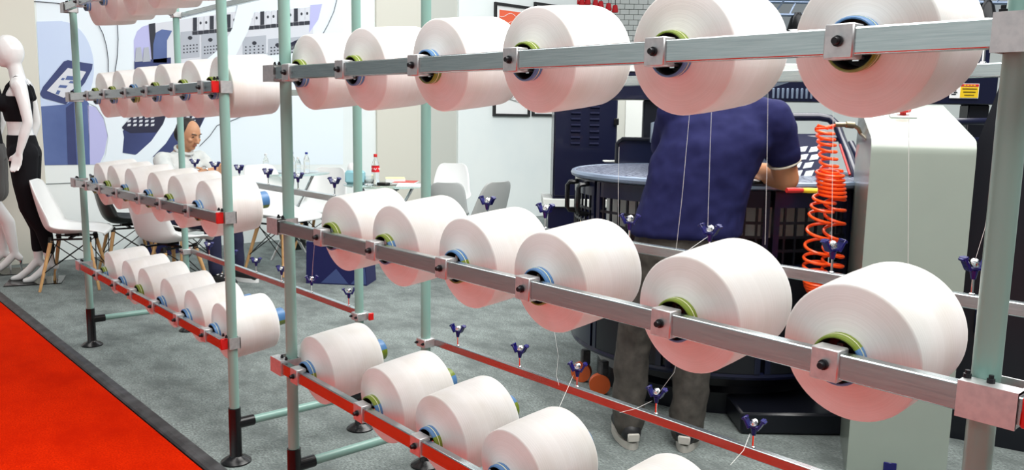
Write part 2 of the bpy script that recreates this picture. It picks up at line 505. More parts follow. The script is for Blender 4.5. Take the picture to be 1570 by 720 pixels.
# ---- spools
def spool_meshes():
    prof = [(0.036, 0.018), (0.0415, 0.0205), (0.058, 0.0275), (0.088, 0.0370), (0.112, 0.043), (0.1155, 0.0448), (0.1165, 0.047),
            (0.1175, 0.10), (0.1172, 0.17), (0.1155, 0.226), (0.1125, 0.2345), (0.107, 0.2385), (0.085, 0.241), (0.036, 0.241)]
    RX = Matrix.Rotation(-PI/2, 4, 'X')      # local Z -> +Y
    body = MB().lathe(prof, 56, RX, cap0=False, cap1=False).mesh('yarn_package', M['yarn'], ang=50)
    core = MB().lathe([(0.0405, 0.0), (0.0425, 0.002), (0.0425, 0.030), (0.037, 0.032), (0.0365, 0.2), (0.0365, 0.300), (0.034, 0.303), (0.030, 0.300), (0.030, 0.2), (0.0365, 0.06), (0.0375, 0.004), (0.0385, 0.0), (0.0405, 0.0)], 32, RX, False, False).mesh('core_tube', M['core'])
    line = MB().lathe([(0.0415, 0.0105), (0.0432, 0.0106), (0.0432, 0.0125), (0.0415, 0.0126)], 32, RX, False, False).mesh('core_line', M['core_line'])
    hub = MB().lathe([(0.0382, 0.0015), (0.0365, 0.004), (0.0355, 0.04), (0.0120, 0.045), (0.0120, 0.065), (0.033, 0.075)], 24, RX, False, False).mesh('hub', M['hub'])
    return body, core, line, hub
SP = spool_meshes()
ORD = ['first', 'second', 'third', 'fourth', 'fifth', 'sixth']
def spool(loc, rz, roll, top, n, rail, rack):
    root = thing('yarn_spool', '%s topped core on white yarn spool, %s from left, %s rail of the %s' % ('green' if top == 'g' else 'blue', ORD[n], rail, rack), 'yarn spool', loc, 0, 'yarn spools on the creels')
    root.rotation_mode = 'YXZ'
    root.rotation_euler = (0.113+random.uniform(-0.012, 0.012), roll, rz+random.uniform(-0.015, 0.015))
    for nme, me in zip(('yarn_package', 'core_tube', 'core_line', 'hub'), SP):
        ob(nme, me, root)
    return root
YF = RY-0.012-0.009        # front face of the clips
YS = -0.012                # front plane of the cores
def fill(rack, root_loc, rz, tiers, gw, gp):
    Mr = Matrix.Translation(root_loc) @ Matrix.Rotation(rz, 4, 'Z')
    Mi = Mr.inverted()
    out = []
    for rail_name, zl, zr, bolts, tops in tiers:
        xs = []
        for i, px in enumerate(bolts):
            # bolt x on the rail's own line
            d = (Mi.to_3x3() @ ray(px, 300)); c = Mi @ CAM
            z_guess = (zl+zr)/2
            # solve for the ray that passes the rail line at this pixel column
            lo = None
            py = 300
            for it in range(12):
                d = Mi.to_3x3() @ ray(px, py); t = (YF-c.y)/d.y; p = c + d*t
                zz = zl + (zr-zl)*p.x/gw
                py -= (zz - p.z)*FPX/t*0.98
            xs.append(p.x)
            if i < len(tops) and tops[i] in 'gb':
                zz = zl + (zr-zl)*p.x/gw
                wl_ = Mr @ Vector((p.x, YS, zz-0.002))
                roll = (0 if tops[i] == 'g' else PI) + random.uniform(-0.75, 0.75)
                spool(wl_, rz, roll, tops[i], i, rail_name, gp)
        out.append((zl, zr, xs))
    return out
LB = Vector((-0.5045-2.096*math.cos(-0.0226), 0.0093-2.096*math.sin(-0.0226), 0))
A_rails = fill('a', Vector((0, 0, 0)), 0, [
    ('bottom', 0.516, 0.450, [448, 546, 634, 742, 918, 1120], 'bgbbgb'),
    ('middle', 0.990, 0.975, [484, 565, 673, 798, 1010, 1261], 'ggbbgg'),
    ('top', 1.4805, 1.4715, [435, 517, 630, 779, 1000, 1283], 'ggbggb')], W, 'near creel')
B_rails = fill('b', LB, -0.0226, [
    ('lowest', 0.476, 0.482, [143.7, 171, 195.6, 229.4, 266.5, 308.5], 'gbgbbb'),
    ('second', 0.953, 0.966, [128, 148, 174, 208.7, 240, 283], 'bgbbgb'),
    ('third', 1.430, 1.448, [130, 155, 187, 219, 261, 304], 'ggbggg'),
    ('highest', 1.915, 1.925, [115, 139, 167, 200, 239, 282], 'ggbgbg')], 2.096, 'far creel')
def guides(pxs, loc, rz, z):
    Mr = Matrix.Translation(loc) @ Matrix.Rotation(rz, 4, 'Z'); Mi = Mr.inverted()
    xs = []
    for px in pxs:
        c = Mi @ CAM; py = 300
        for it in range(12):
            d = Mi.to_3x3() @ ray(px, py); t = (DEP+0.034-c.y)/d.y; p = c+d*t
            py -= (z-p.z)*FPX/t*0.98
        xs.append(p.x)
    return xs
Z0 = Vector((0, 0, 0))
creel('yarn_creel', 'mint green steel creel frame standing nearest the camera', (0, 0, 0), 0, W, A_rails,
      [(0.497, guides([702, 797, 885, 1006, 1155], Z0, 0, 0.53), 1.0), (0.987, guides([747, 836, 965, 1088, 1276, 1492], Z0, 0, 1.03), 1.0),
       (1.462, guides([1509], Z0, 0, 1.5), 1.0), (1.93, [], 1)], 2.35, 0.05, 0.062)
creel('yarn_creel', 'mint green steel creel frame farther away by the mannequins', LB, -0.0226, 2.096, B_rails,
      [(0.503, guides([321, 357, 393, 432, 478, 535], LB, -0.0226, 0.54), 1.0), (0.985, guides([299, 330, 367, 411, 457, 513], LB, -0.0226, 1.03), 1.0),
       (1.455, [], 1), (1.93, [], 1)], 2.35, 0.036, 0.002)

# ------------------------------------------------------------------ printed mural on the left wall
M['m_pale'] = mat('print_pale_blue', srgb(196, 212, 240), 0.6, noise=(1.0, srgb(206, 222, 244), 0.3, 0.7))
M['m_white'] = mat('print_white', srgb(232, 243, 250), 0.6)
M['m_lilac'] = mat('print_lilac', srgb(186, 188, 232), 0.6)
M['m_blue'] = mat('print_blue', srgb(78, 98, 150), 0.6, noise=(3, srgb(92, 112, 164), 0.3, 0.7))
M['m_dblue'] = mat('print_dark_blue', srgb(48, 58, 104), 0.6, noise=(3, srgb(60, 72, 122), 0.3, 0.7))
M['m_navy'] = mat('print_navy', srgb(34, 36, 62), 0.6)
M['m_black'] = mat('print_black', srgb(40, 44, 56), 0.6)
M['m_grey'] = mat('print_grey', srgb(176, 182, 192), 0.6)
M['m_lgrey'] = mat('print_light_grey', srgb(214, 218, 226), 0.6)
mural = thing('wall_mural', 'pale blue printed wall graphic of textile machinery with big white arcs', 'mural', (XW, 0, 0))
def mural_at(x, y, lay):
    p = onX(x, y, XW+0.0016*lay); return (p.x-XW, p.y, p.z)
def mural_poly(nm, pts, m, lay):
    return MB().prism([mural_at(x, y, lay) for x, y in pts], (-0.0014, 0, 0)).build(nm, M[m], mural, False)
def arc(cx, cy, rx, ry, a0, a1, n=14):
    return [(cx+rx*math.cos(math.radians(a0+(a1-a0)*i/n)), cy-ry*math.sin(math.radians(a0+(a1-a0)*i/n))) for i in range(n+1)]
def band(cx, cy, rx, ry, w_, a0, a1, n=16):
    return arc(cx, cy, rx, ry, a0, a1, n) + arc(cx, cy, rx-w_, ry-w_, a1, a0, n)
mural_poly('print_ground', [(54, -20), (526, -30), (526, 252), (67, 253)], 'm_white', 1)
mural_poly('print_field', [(56, 33), (95, 32)] + arc(95, 105, 49, 72, 88, -35, 14) + [(125, 170), (66, 252), (62, 150)], 'm_pale', 2)
mural_poly('console_body', [(63, 163), (101, 160), (124, 143), (136, 158), (138, 252), (68, 253)], 'm_blue', 3)
mural_poly('console_stripe', [(101, 165), (113, 156), (118, 252), (104, 252)], 'm_dblue', 4)  # darker printed stripe on the console
mural_poly('console_head', [(61, 144), (66, 133), (98, 94), (104, 92), (142, 98), (141, 106), (130, 127), (118, 141), (101, 160), (66, 150)], 'm_dblue', 5)
mural_poly('console_panel', [(72, 139), (104, 104), (132, 110), (122, 127), (98, 150)], 'm_lgrey', 6)
for (x, y, w_, h) in ((103, 116, 14, 6), (108, 124, 9, 3), (92, 130, 12, 4), (88, 138, 5, 6), (96, 119, 4, 3)):
    mural_poly('key_print', [(x, y), (x+w_, y+1), (x+w_-3, y+h+1), (x-3, y+h)], 'm_blue', 7)
mural_poly('print_patch', [(134, 161), (146, 164), (158, 180), (165, 208), (160, 235), (152, 252), (138, 252)], 'm_lilac', 3)
mural_poly('print_field', [(206, 105), (205, 62), (210, 48), (218, 41), (231, 37), (300, 30), (300, 100)], 'm_lilac', 2)
mural_poly('machine_print', [(230, 37), (372, 16), (372, 92), (264, 98), (206, 112), (206, 100), (232, 98)], 'm_lgrey', 3)
mural_poly('machine_dark_print', [(228, 37), (238, 35), (240, 95), (233, 97)], 'm_black', 4)  # dark printed part of the machine picture
mural_poly('elbow_print', [(239, 50), (248, 45), (264, 47), (256, 62), (256, 96), (235, 96), (235, 68)], 'm_blue', 5)
mural_poly('base_print', [(206, 94), (262, 88), (262, 102), (206, 110)], 'm_dblue', 5)
for x in (209, 221): mural_poly('knob_print', [(x, 73), (x+7, 72), (x+8, 80), (x+10, 94), (x-2, 95), (x-1, 81)], 'm_grey', 6)
for (x0, x1, y0, y1) in ((277, 306, 49, 90), (309, 336, 52, 90), (372, 408, 57, 85), (411, 440, 60, 84), (443, 470, 58, 80)):
    b_ = mural_poly('box_print', [(x0, y0), (x1, y0-3), (x1, y1-3), (x0, y1)], 'm_grey', 5)
    for i in range(5):
        for j in range(3):
            xx = x0+4+(x1-x0-6)*i/4.6; yy = y0+(y1-y0)*0.5+j*5-i*0.5
            mural_poly('dot_print', [(xx, yy), (xx+2, yy), (xx+2, yy+2), (xx, yy+2)], 'm_black', 6)
    xx = (x0+x1)/2; mural_poly('knob_print', arc(xx, y0+9, 3.5, 3, 0, 330, 10), 'm_black', 6)
for k in range(21):
    x = 296+8.6*k
    y0 = 27-0.09*(x-296)
    mural_poly('cylinder_print', [(x, y0), (x+6, y0-0.5), (x+6, y0+20), (x, y0+20.5)], 'm_lgrey' if k % 3 else 'm_black', 6)
    mural_poly('cap_print', [(x-1, y0+21), (x+7, y0+20.5), (x+7, y0+26), (x-1, y0+26.5)], 'm_black', 6)
    if k % 3: mural_poly('dot_print', arc(x+3, y0+9, 1.6, 2.4, 0, 330, 8), 'm_black', 7)
mural_poly('machine_print', [(360, 24), (480, 10), (480, 60), (455, 74), (360, 90)], 'm_lgrey', 4)
mural_poly('print_patch', [(476, 8), (494, 6), (488, 30), (474, 50)], 'm_lilac', 5)
mural_poly('print_patch', [(440, 68), (462, 58), (462, 70), (440, 80)], 'm_navy', 5)
mural_poly('machine_print', [(185, 205), (200, 186), (240, 178), (318, 172), (302, 205), (262, 240), (226, 240), (188, 234)], 'm_dblue', 3)
mural_poly('machine_dark_print', [(186, 196), (200, 180), (240, 172), (316, 170), (306, 196), (262, 202), (200, 204)], 'm_navy', 4)  # navy printed part of the lower machine picture
for k in range(12):
    x = 196+9*k
    if 236 < x < 262: continue
    for j in range(3):
        mural_poly('slot_print', [(x, 178+j*6), (x+5, 177.5+j*6), (x+4, 181+j*6), (x-1, 181.5+j*6)], 'm_lgrey', 5)
mural_poly('arc_print', [(188, 246), (210, 236), (232, 216), (250, 190), (258, 168), (280, 166), (270, 195), (254, 220), (232, 242), (226, 252), (188, 252)], 'm_white', 6)
mural_poly('arc_print', [(318, 90), (340, 72), (356, 44), (364, 10), (366, -20), (392, -24), (389, 20), (380, 48), (362, 84), (340, 100)], 'm_white', 8)
mural_poly('arc_print', [(136, 158), (148, 164), (160, 182), (166, 210), (162, 238), (154, 252), (186, 252), (190, 210), (184, 180), (170, 158), (150, 150)], 'm_white', 6)
def mural_line(pts):
    P = [Vector(mural_at(x, y, 9)) for x, y in pts]
    MB().tube(P, 0.0035, 5).build('line_print', M['m_black'], mural)
mural_line([(150, 36), (158, 52), (163, 70), (166, 92), (166, 115)])
mural_line([(180, 34), (181, 60), (180, 85), (176, 112)])
mural_line([(306, 224), (322, 208), (333, 192), (352, 186), (372, 178), (388, 168)])
mural_line([(519, -10), (512, 18), (503, 38), (492, 58)])
mural_line([(52, 2), (80, 4), (105, 7)])

# framed prints
M['frame'] = mat('black_frame', (0.015, 0.015, 0.016), 0.4)
M['paper'] = mat('white_paper', (0.88, 0.89, 0.88), 0.6)
M['orange_ink'] = mat('orange_ink', srgb(240, 105, 70), 0.6)
M['grey_ink'] = mat('grey_ink', srgb(150, 152, 150), 0.6)
XP = XW+0.05
def frame(px0, px1, label, accent):
    a = onX(px0, 3, XP); b = onX(px0, 178, XP); c = onX(px1, 100, XP)
    y0, y1, z1, z0 = a.y, c.y, a.z, b.z
    root = thing('picture_frame', label, 'framed print', (XP+0.001, (y0+y1)/2, z0), 0, 'framed prints on the white wall')
    hw, h = (y1-y0)/2, z1-z0
    t = 0.035
    f = MB()
    for (yy, zz, dy, dz) in ((-hw+t/2, h/2, t, h), (hw-t/2, h/2, t, h), (0, t/2, 2*hw-2*t, t), (0, h-t/2, 2*hw-2*t, t)):
        f.box((0.015, yy, zz), (0.03, dy, dz))
    f.build('frame', M['frame'], root, False)
    MB().box((0.006, 0, h/2), (0.008, 2*hw-2*t+0.002, h-2*t+0.002)).build('sheet', M['paper'], root, False)
    ph = h*0.50
    pr = MB().box((0.011, 0, h*0.69), (0.002, hw*1.45, ph)).build('print', M['orange_ink' if accent else 'grey_ink'], root, False)
    for k in range(7):
        MB().tube([Vector((0.0125, -hw*0.7+hw*1.4*i/16, h*0.69-ph*0.42+ph*0.84*k/6+0.03*math.sin(i*0.55+k*0.7))) for i in range(17)], 0.004, 4).build('wave_line', M['paper'], pr)
    for k in range(4):
        MB().tube([Vector((0.0125, -hw*0.7+hw*1.4*i/12, h*0.14+0.02*k+0.03*math.sin(i*0.4+k))) for i in range(13)], 0.004, 4).build('wave_line', M['grey_ink'], pr)
frame(757, 812, 'black framed print with an orange wavy square, nearest the wall corner', True)
frame(818, 873, 'black framed print half hidden behind the fourth top spool', False)

# ------------------------------------------------------------------ chairs
M['shell_white'] = mat('white_shell', (0.80, 0.81, 0.80), 0.35)
M['shell_shaded'] = mat('shade_tinted_shell', (0.46, 0.48, 0.475), 0.4)  # white shell with its shade put into a grey base colour
M['shell_black'] = mat('black_shell', (0.012, 0.016, 0.016), 0.35)
M['wood'] = mat('beech_wood', srgb(206, 164, 112), 0.5, noise=(18, srgb(180, 134, 84), 0.35, 0.7, (4, 4, 0.6)))
M['wire'] = mat('black_wire', (0.01, 0.01, 0.01), 0.4, 0.5)
def catmull(P, n):
    out = []
    for i in range(n+1):
        t = i/n*(len(P)-1); k = min(int(t), len(P)-2); f = t-k
        p0 = P[max(k-1, 0)]; p1 = P[k]; p2 = P[k+1]; p3 = P[min(k+2, len(P)-1)]
        out.append(tuple(0.5*((2*b)+(-a+c)*f+(2*a-5*b+4*c-d)*f*f+(-a+3*b-3*c+d)*f**3) for a, b, c, d in zip(p0, p1, p2, p3)))
    return out
def shell_mesh(m):
    # (y, z, half width, side curl)
    P = [(0.225, 0.415, 0.165, 0.0), (0.215, 0.435, 0.200, 0.01), (0.12, 0.438, 0.225, 0.03), (0.0, 0.425, 0.235, 0.05), (-0.12, 0.425, 0.235, 0.07),
         (-0.19, 0.46, 0.225, 0.085), (-0.225, 0.54, 0.212, 0.085), (-0.25, 0.65, 0.2, 0.065), (-0.27, 0.75, 0.18, 0.045), (-0.28, 0.81, 0.15, 0.03), (-0.284, 0.832, 0.10, 0.015)]
    S = catmull(P, 34)
    nu = 16
    V = []; F = []
    for i, (y, z, hw, cu) in enumerate(S):
        a = S[max(i-1, 0)]; b = S[min(i+1, len(S)-1)]
        t = Vector((0, b[0]-a[0], b[1]-a[1])).normalized()
        nrm = Vector((0, -t.z, t.y))
        if nrm.z < 0 and i < 12: nrm = -nrm
        nrm = Vector((0, abs(t.z), abs(t.y)))
        for j in range(nu+1):
            u = -1+2*j/nu
            V.append(Vector((u*hw, y, z)) + nrm*cu*abs(u)**2.6)
    for i in range(len(S)-1):
        for j in range(nu):
            F.append((i*(nu+1)+j, i*(nu+1)+j+1, (i+1)*(nu+1)+j+1, (i+1)*(nu+1)+j))
    mb = MB(); mb.add(V, F)
    return mb.mesh('seat_shell', m, ang=80)
SHELLS = {k: shell_mesh(M[k]) for k in ('shell_white', 'shell_shaded', 'shell_black')}
leg_mes = {}
def chair(px, d, deg, label, kind='shell_white', wood=True, dz=0.0, loc=None):
    """deg: heading of the chair front, counter-clockwise from the camera's right-hand direction"""
    g = ground(px, d) if loc is None else Vector(loc)
    hd = math.atan2(R0.y, R0.x) + math.radians(deg)
    root = thing('shell_chair', label, 'chair', g, hd-PI/2, 'moulded shell chairs')
    s_ = ob('seat_shell', SHELLS[kind], root)
    md = s_.modifiers.new('thickness', 'SOLIDIFY'); md.thickness = 0.009; md.offset = 0
    for sx in (-1, 1):
        for sy in (-1, 1):
            MB().cyl((sx*0.215, sy*0.205-0.02, 0.0), (sx*0.125, sy*0.13-0.02, 0.375), 0.0105, 0.0155, 10).build('leg', M['wood'] if wood else M['wire'], root)
    for sx in (-1, 1):
        b_ = MB()
        b_.cyl((sx*0.19, 0.165, 0.13), (sx*0.125, -0.14, 0.36), 0.004, n=6).cyl((sx*0.19, -0.205, 0.13), (sx*0.125, 0.10, 0.36), 0.004, n=6)
        b_.build('brace', M['wire'], root)
    for sy in (-1, 1):
        y0, y1 = sy*0.185-0.02, sy*0.13-0.02
        MB().cyl((0.19, y0, 0.13), (-0.125, y1, 0.36), 0.004, n=6).cyl((-0.19, y0, 0.13), (0.125, y1, 0.36), 0.004, n=6).build('brace', M['wire'], root)
    u = MB()
    for sx in (-1, 1):
        u.box((sx*0.115, -0.02, 0.384), (0.022, 0.30, 0.012)); 
        for sy in (-1, 1): u.cyl((sx*0.128, sy*0.133-0.02, 0.36), (sx*0.115, sy*0.13-0.02, 0.40), 0.018, n=8)
    u.box((0, -0.02, 0.392), (0.24, 0.022, 0.012)); u.box((0, -0.02, 0.408), (0.10, 0.10, 0.022))
    u.build('under_frame', M['wire'], root)
    return root
chair(117, 6.35, 16, 'white shell chair with wooden legs standing beside the mannequins')
chair(200, 7.0, 35, 'black shell chair against the wall behind the left white chair', 'shell_black')
chair(262, 6.0, 60, 'white shell chair behind the far creel, back turned towards the mannequins')
c4 = chair(436, 7.1, -28, 'white shell chair beside the black bin, seat edge showing right')
c4.scale = (1.1, 1.1, 1.1)
chair(492, 8.1, -100, 'white shell chair facing the camera between the two glass tables')
chair(688, 9.2, -95, 'white shell chair facing the camera, under the white wall panel corner')
c6 = chair(685, 7.95, -265, 'white shell chair shaded by colour, showing its back, in front of the white facing chair', 'shell_shaded')
c6.scale = (0.9, 0.9, 0.9)
chair(729, 7.0, 140, 'white shell chair shaded by colour, turned sideways, rightmost of the chairs', 'shell_shaded')

# ------------------------------------------------------------------ glass tables and what lies on them
M['glass'] = mat('green_glass', (0.75, 0.92, 0.88), 0.03, trans=1.0, ior=1.45)
M['clear'] = mat('clear_plastic', (0.95, 0.97, 0.97), 0.05, trans=1.0, ior=1.3)
def table(pxl, pxr, py, d, label):
    p = at((pxl+pxr)/2, py, d); z = p.z
    r = (pxr-pxl)/2*d/FPX
    root = thing('glass_table', label, 'table', (p.x, p.y, 0), 0.5)
    MB().lathe([(r-0.004, z-0.012), (r, z-0.009), (r, z-0.003), (r-0.004, z)], 48).build('table_top', M['glass'], root)
    for k in range(4):
        a = PI/4+k*PI/2
        MB().cyl((0.62*r*math.cos(a), 0.62*r*math.sin(a), z-0.02), (-0.45*r*math.cos(a), -0.45*r*math.sin(a), 0.0), 0.014, n=10).build('leg', M['chrome'], root)
        MB().cyl((0.62*r*math.cos(a), 0.62*r*math.sin(a), z-0.034), (0.62*r*math.cos(a), 0.62*r*math.sin(a), z-0.0125), 0.026, n=12).build('leg_pad', M['black_fit'], root)
    return root, Vector((p.x, p.y, z)), d
t1, T1, D1 = table(380, 504, 264, 7.6, 'round glass table with crossed chrome legs, behind the far creel')
t2, T2, D2 = table(527, 662, 282, 7.4, 'round glass table with the red labelled bottle on it')
def on_table(px, T, dz=0.0, dd=0.0):
    d0 = (Vector((T.x, T.y, T.z))-CAM).dot(Fv)+dd
    p = at(px, 300, d0); return Vector((p.x, p.y, T.z+dz))
def bottle(px, T, h, r, label, capm, body, cat='bottle', dd=0.0, lab=None):
    root = thing('drink_bottle', label, cat, on_table(px, T, 0.0005, dd))
    MB().lathe([(r*0.8, 0), (r, 0.01), (r, h*0.28), (r*0.9, h*0.36), (r, h*0.45), (r, h*0.58), (r*0.75, h*0.72), (r*0.36, h*0.86), (r*0.36, h*0.92)], 20).build('bottle_body', body, root)
    MB().lathe([(r*0.44, h*0.90), (r*0.46, h*0.91), (r*0.46, h*0.99), (r*0.40, h)], 16).build('cap', capm, root)
    if lab:
        l_ = MB().lathe([(r*1.02, h*0.40), (r*1.02, h*0.60)], 20, None, False, False).build('label_band', lab, root)
        for k in range(3):
            a0 = -2.2+k*1.2
            MB().tube([Vector((r*1.04*math.cos(a0+i*0.13), r*1.04*math.sin(a0+i*0.13), h*(0.5+0.035*math.sin(i*1.5)))) for i in range(7)], 0.003, 5).build('label_script', M['paper'], l_)
    return root
M['cap_red'] = mat('red_cap', srgb(200, 30, 30), 0.4)
M['cap_blue'] = mat('blue_cap', srgb(40, 60, 150), 0.4)
M['cap_white'] = mat('white_cap', (0.8, 0.8, 0.8), 0.4)
M['label_red'] = mat('red_label', srgb(216, 30, 40), 0.4)
bottle(576, T2, 0.27, 0.036, 'clear bottle with red cap and red label', M['cap_red'], M['clear'], lab=M['label_red'])
bottle(409, T1, 0.17, 0.026, 'small water bottle alone on the left of the glass table', M['cap_white'], M['clear'])
bottle(449, T1, 0.19, 0.028, 'water bottle beside the near creel post on the left glass table', M['cap_blue'], M['clear'])
bottle(458, T1, 0.15, 0.026, 'short water bottle in the middle of the three by the post', M['cap_white'], M['clear'], dd=-0.1)
bottle(471, T1, 0.19, 0.028, 'water bottle rightmost on the left glass table', M['cap_blue'], M['clear'])
# tissue pack
p = on_table(545, T2)
root = thing('tissue_pack', 'pale blue tissue pack with a white tissue sticking out', 'tissues', p, 0.6)
M['teal_soft'] = mat('pale_teal_wrap', srgb(150, 205, 216), 0.5)
M['tissue'] = mat('tissue', (0.88, 0.88, 0.88), 0.8)
MB().box((0, 0, 0.06), (0.17, 0.11, 0.12), bev=0.02).build('pack', M['teal_soft'], root)
MB().sphere((-0.03, 0, 0.13), 0.05, 10, 6, (1.0, 0.6, 1.2)).build('tissue', M['tissue'], root)
# clutter: magazines and sheets
M['mag_red'] = mat('red_print_cover', srgb(196, 70, 60), 0.5)
M['mag_yellow'] = mat('pale_yellow_cover', srgb(228, 226, 168), 0.5)
def flatbook(px, T, size, m, label, cat, rz, dd=0.0, dz=0.0):
    p = on_table(px, T, dz, dd)
    root = thing('brochure', label, cat, p, rz)
    MB().box((0, 0, size[2]/2), size).build('pages', M['paper'], root, False)
    MB().box((0, 0, size[2]+0.001), (size[0], size[1], 0.0016)).build('cover', m, root, False)
flatbook(630, T2, (0.24, 0.30, 0.006), M['paper'], 'white open brochure on the right of the glass table', 'brochure', 0.9, -0.12, 0.0005)
flatbook(622, T2, (0.20, 0.28, 0.012), M['mag_red'], 'red covered magazine behind the white brochure', 'magazine', 0.8, 0.16, 0.0005)
flatbook(606, T2, (0.18, 0.24, 0.035), M['mag_yellow'], 'pale yellow pad beside the red labelled bottle', 'note pad', 1.0, 0.28, 0.0005)
p = on_table(566, T2, 0.0005, -0.15)
root = thing('glass_tumbler', 'cut glass tumbler below the red labelled bottle', 'glass', p)
MB().lathe([(0.03, 0), (0.042, 0.01), (0.046, 0.05), (0.04, 0.085), (0.037, 0.085), (0.041, 0.05), (0.03, 0.014)], 14).build('cup', M['clear'], root, ang=10)
p = on_table(588, T2, 0.0005, -0.12)
root = thing('phone_case', 'small dark case lying on the glass table', 'phone', p, 0.4)
MB().box((0, 0, 0.012), (0.10, 0.07, 0.024), bev=0.005).build('case', M['hub'], root)

# boxes and bin on the floor
M['navy_bag'] = mat('navy_card', srgb(20, 22, 78), 0.45)
M['navy_bag2'] = mat('slate_blue_print', srgb(62, 76, 124), 0.45)
gb = onZ(508, 436)
root = thing('gift_bag', 'navy carrier box with slate blue triangles under the near creel', 'bag', gb + Vector((-0.06, 0.13, 0)), math.atan2(R0.y, R0.x)-0.12)
MB().prism([(-0.255, -0.13, 0), (0.255, -0.13, 0), (0.235, -0.13, 0.31), (-0.245, -0.13, 0.345)], (0, 0.26, 0)).build('box_body', M['navy_bag'], root, False)
for (a, b_, c) in (((-0.13, 0.01), (0.10, 0.01), (0.0, 0.13)), ((0.12, 0.01), (0.25, 0.01), (0.24, 0.15))):
    MB().prism([(a[0], -0.131, a[1]), (b_[0], -0.131, b_[1]), (c[0], -0.131, c[1])], (0, -0.002, 0)).build('triangle_print', M['navy_bag2'], root, False)
MB().tube([(-0.08, -0.05, 0.32), (-0.07, -0.05, 0.37), (0.07, -0.05, 0.37), (0.08, -0.05, 0.32)], 0.006, 6).build('handle', M['wire'], root)
g = onZ(443, 384)
root = thing('waste_bin', 'black round waste bin behind the near creel post', 'bin', g+Vector((-0.1, 0.1, 0)))
MB().lathe([(0.115, 0), (0.12, 0.004), (0.145, 0.22), (0.15, 0.225), (0.15, 0.235), (0.138, 0.235), (0.11, 0.012)], 28).build('bin_body', M['shell_black'], root)
g = onZ(246, 391)
root = thing('carrier_box', 'navy box on the floor under the white chair', 'box', g+Vector((-0.1, 0.05, 0)), 0.6)
MB().box((0, 0, 0.11), (0.26, 0.18, 0.22), bev=0.004).build('box_body', M['navy_bag'], root)
MB().box((0, 0, 0.222), (0.27, 0.19, 0.012), bev=0.003).build('lid', M['navy_bag'], root)

# ------------------------------------------------------------------ figures
class Blob:
    """closed round shapes, merged into one continuous skin by a voxel remesh"""
    def __init__(s): s.mb = MB()
    def c(s, p0, r0, p1, r1, n=14):
        p0 = Vector(p0); p1 = Vector(p1)
        s.mb.sphere(p0, r0, n, 9); s.mb.sphere(p1, r1, n, 9)
        if (p1-p0).length > 1e-5: s.mb.cyl(p0, p1, r0, r1, n)
        return s
    def chain(s, pts, n=14):
        for (p0, r0), (p1, r1) in zip(pts, pts[1:]): s.c(p0, r0, p1, r1, n)
        return s
    def e(s, c, rad, rot=None, n=18):
        s.mb.sphere(c, 1.0, n, 12, rad, Euler(rot).to_matrix() if rot else None); return s
    def loft(s, rings, n=22):
        """rings: (centre, rx, ry) stacked ellipses"""
        P = []; F = []
        for c, rx, ry in rings:
            for k in range(n):
                a = 2*PI*k/n
                P.append(Vector(c) + Vector((rx*math.cos(a), ry*math.sin(a), 0)))
        for i in range(len(rings)-1):
            for k in range(n):
                k2 = (k+1) % n
                F.append((i*n+k, i*n+k2, (i+1)*n+k2, (i+1)*n+k))
        F.append(tuple(reversed(range(n)))); F.append(tuple((len(rings)-1)*n+k for k in range(n)))
        s.mb.add(P, F); return s
    def build(s, name, m, parent, vox=0.011, it=6, wrinkle=0.0, wscale=0.12):
        o = s.mb.build(name, m, parent)
        r = o.modifiers.new('merge', 'REMESH'); r.mode = 'VOXEL'; r.voxel_size = vox; r.use_smooth_shade = True
        sm = o.modifiers.new('smooth', 'SMOOTH'); sm.factor = 0.5; sm.iterations = it
        if wrinkle:
            t = bpy.data.textures.get('folds%s' % wscale) or bpy.data.textures.new('folds%s' % wscale, 'CLOUDS')
            t.noise_scale = wscale
            d = o.modifiers.new('folds', 'DISPLACE'); d.texture = t; d.strength = wrinkle; d.mid_level = 0.5; d.texture_coords = 'LOCAL'
        return o
def hand(bl, wrist, tip_dir, thumb_dir, sz=1.0, curl=0.35):
    """palm, four unequal curled fingers, thumb from the palm's side"""
    w_ = Vector(wrist); f = Vector(tip_dir).normalized()
    t = Vector(thumb_dir); t = (t - f*t.dot(f)).normalized()
    nrm = f.cross(t)
    pl = 0.085*sz
    for k in range(4):
        off = t*(0.030-0.020*k)*sz
        base = w_ + f*pl + off
        bl.c(w_ + f*0.012*sz + off*0.55, 0.016*sz, base, 0.0125*sz, 10)
        ln = (0.068, 0.078, 0.072, 0.055)[k]*sz
        a = curl*(0.7+0.1*k)
        d1 = f*math.cos(a)+nrm*math.sin(a); d2 = f*math.cos(2.1*a)+nrm*math.sin(2.1*a)
        p1 = base + d1*ln*0.5; p2 = p1 + d2*ln*0.5
        bl.c(base, 0.0105*sz, p1, 0.0092*sz, 8).c(p1, 0.0092*sz, p2, 0.0076*sz, 8)
    b0 = w_ + f*0.022*sz + t*0.022*sz
    b1 = b0 + (t*0.75+f*0.6+nrm*0.2).normalized()*0.042*sz
    b2 = b1 + (t*0.25+f*0.9+nrm*0.35).normalized()*0.034*sz
    bl.c(b0, 0.0145*sz, b1, 0.0115*sz, 8).c(b1, 0.0115*sz, b2, 0.009*sz, 8)
    return bl

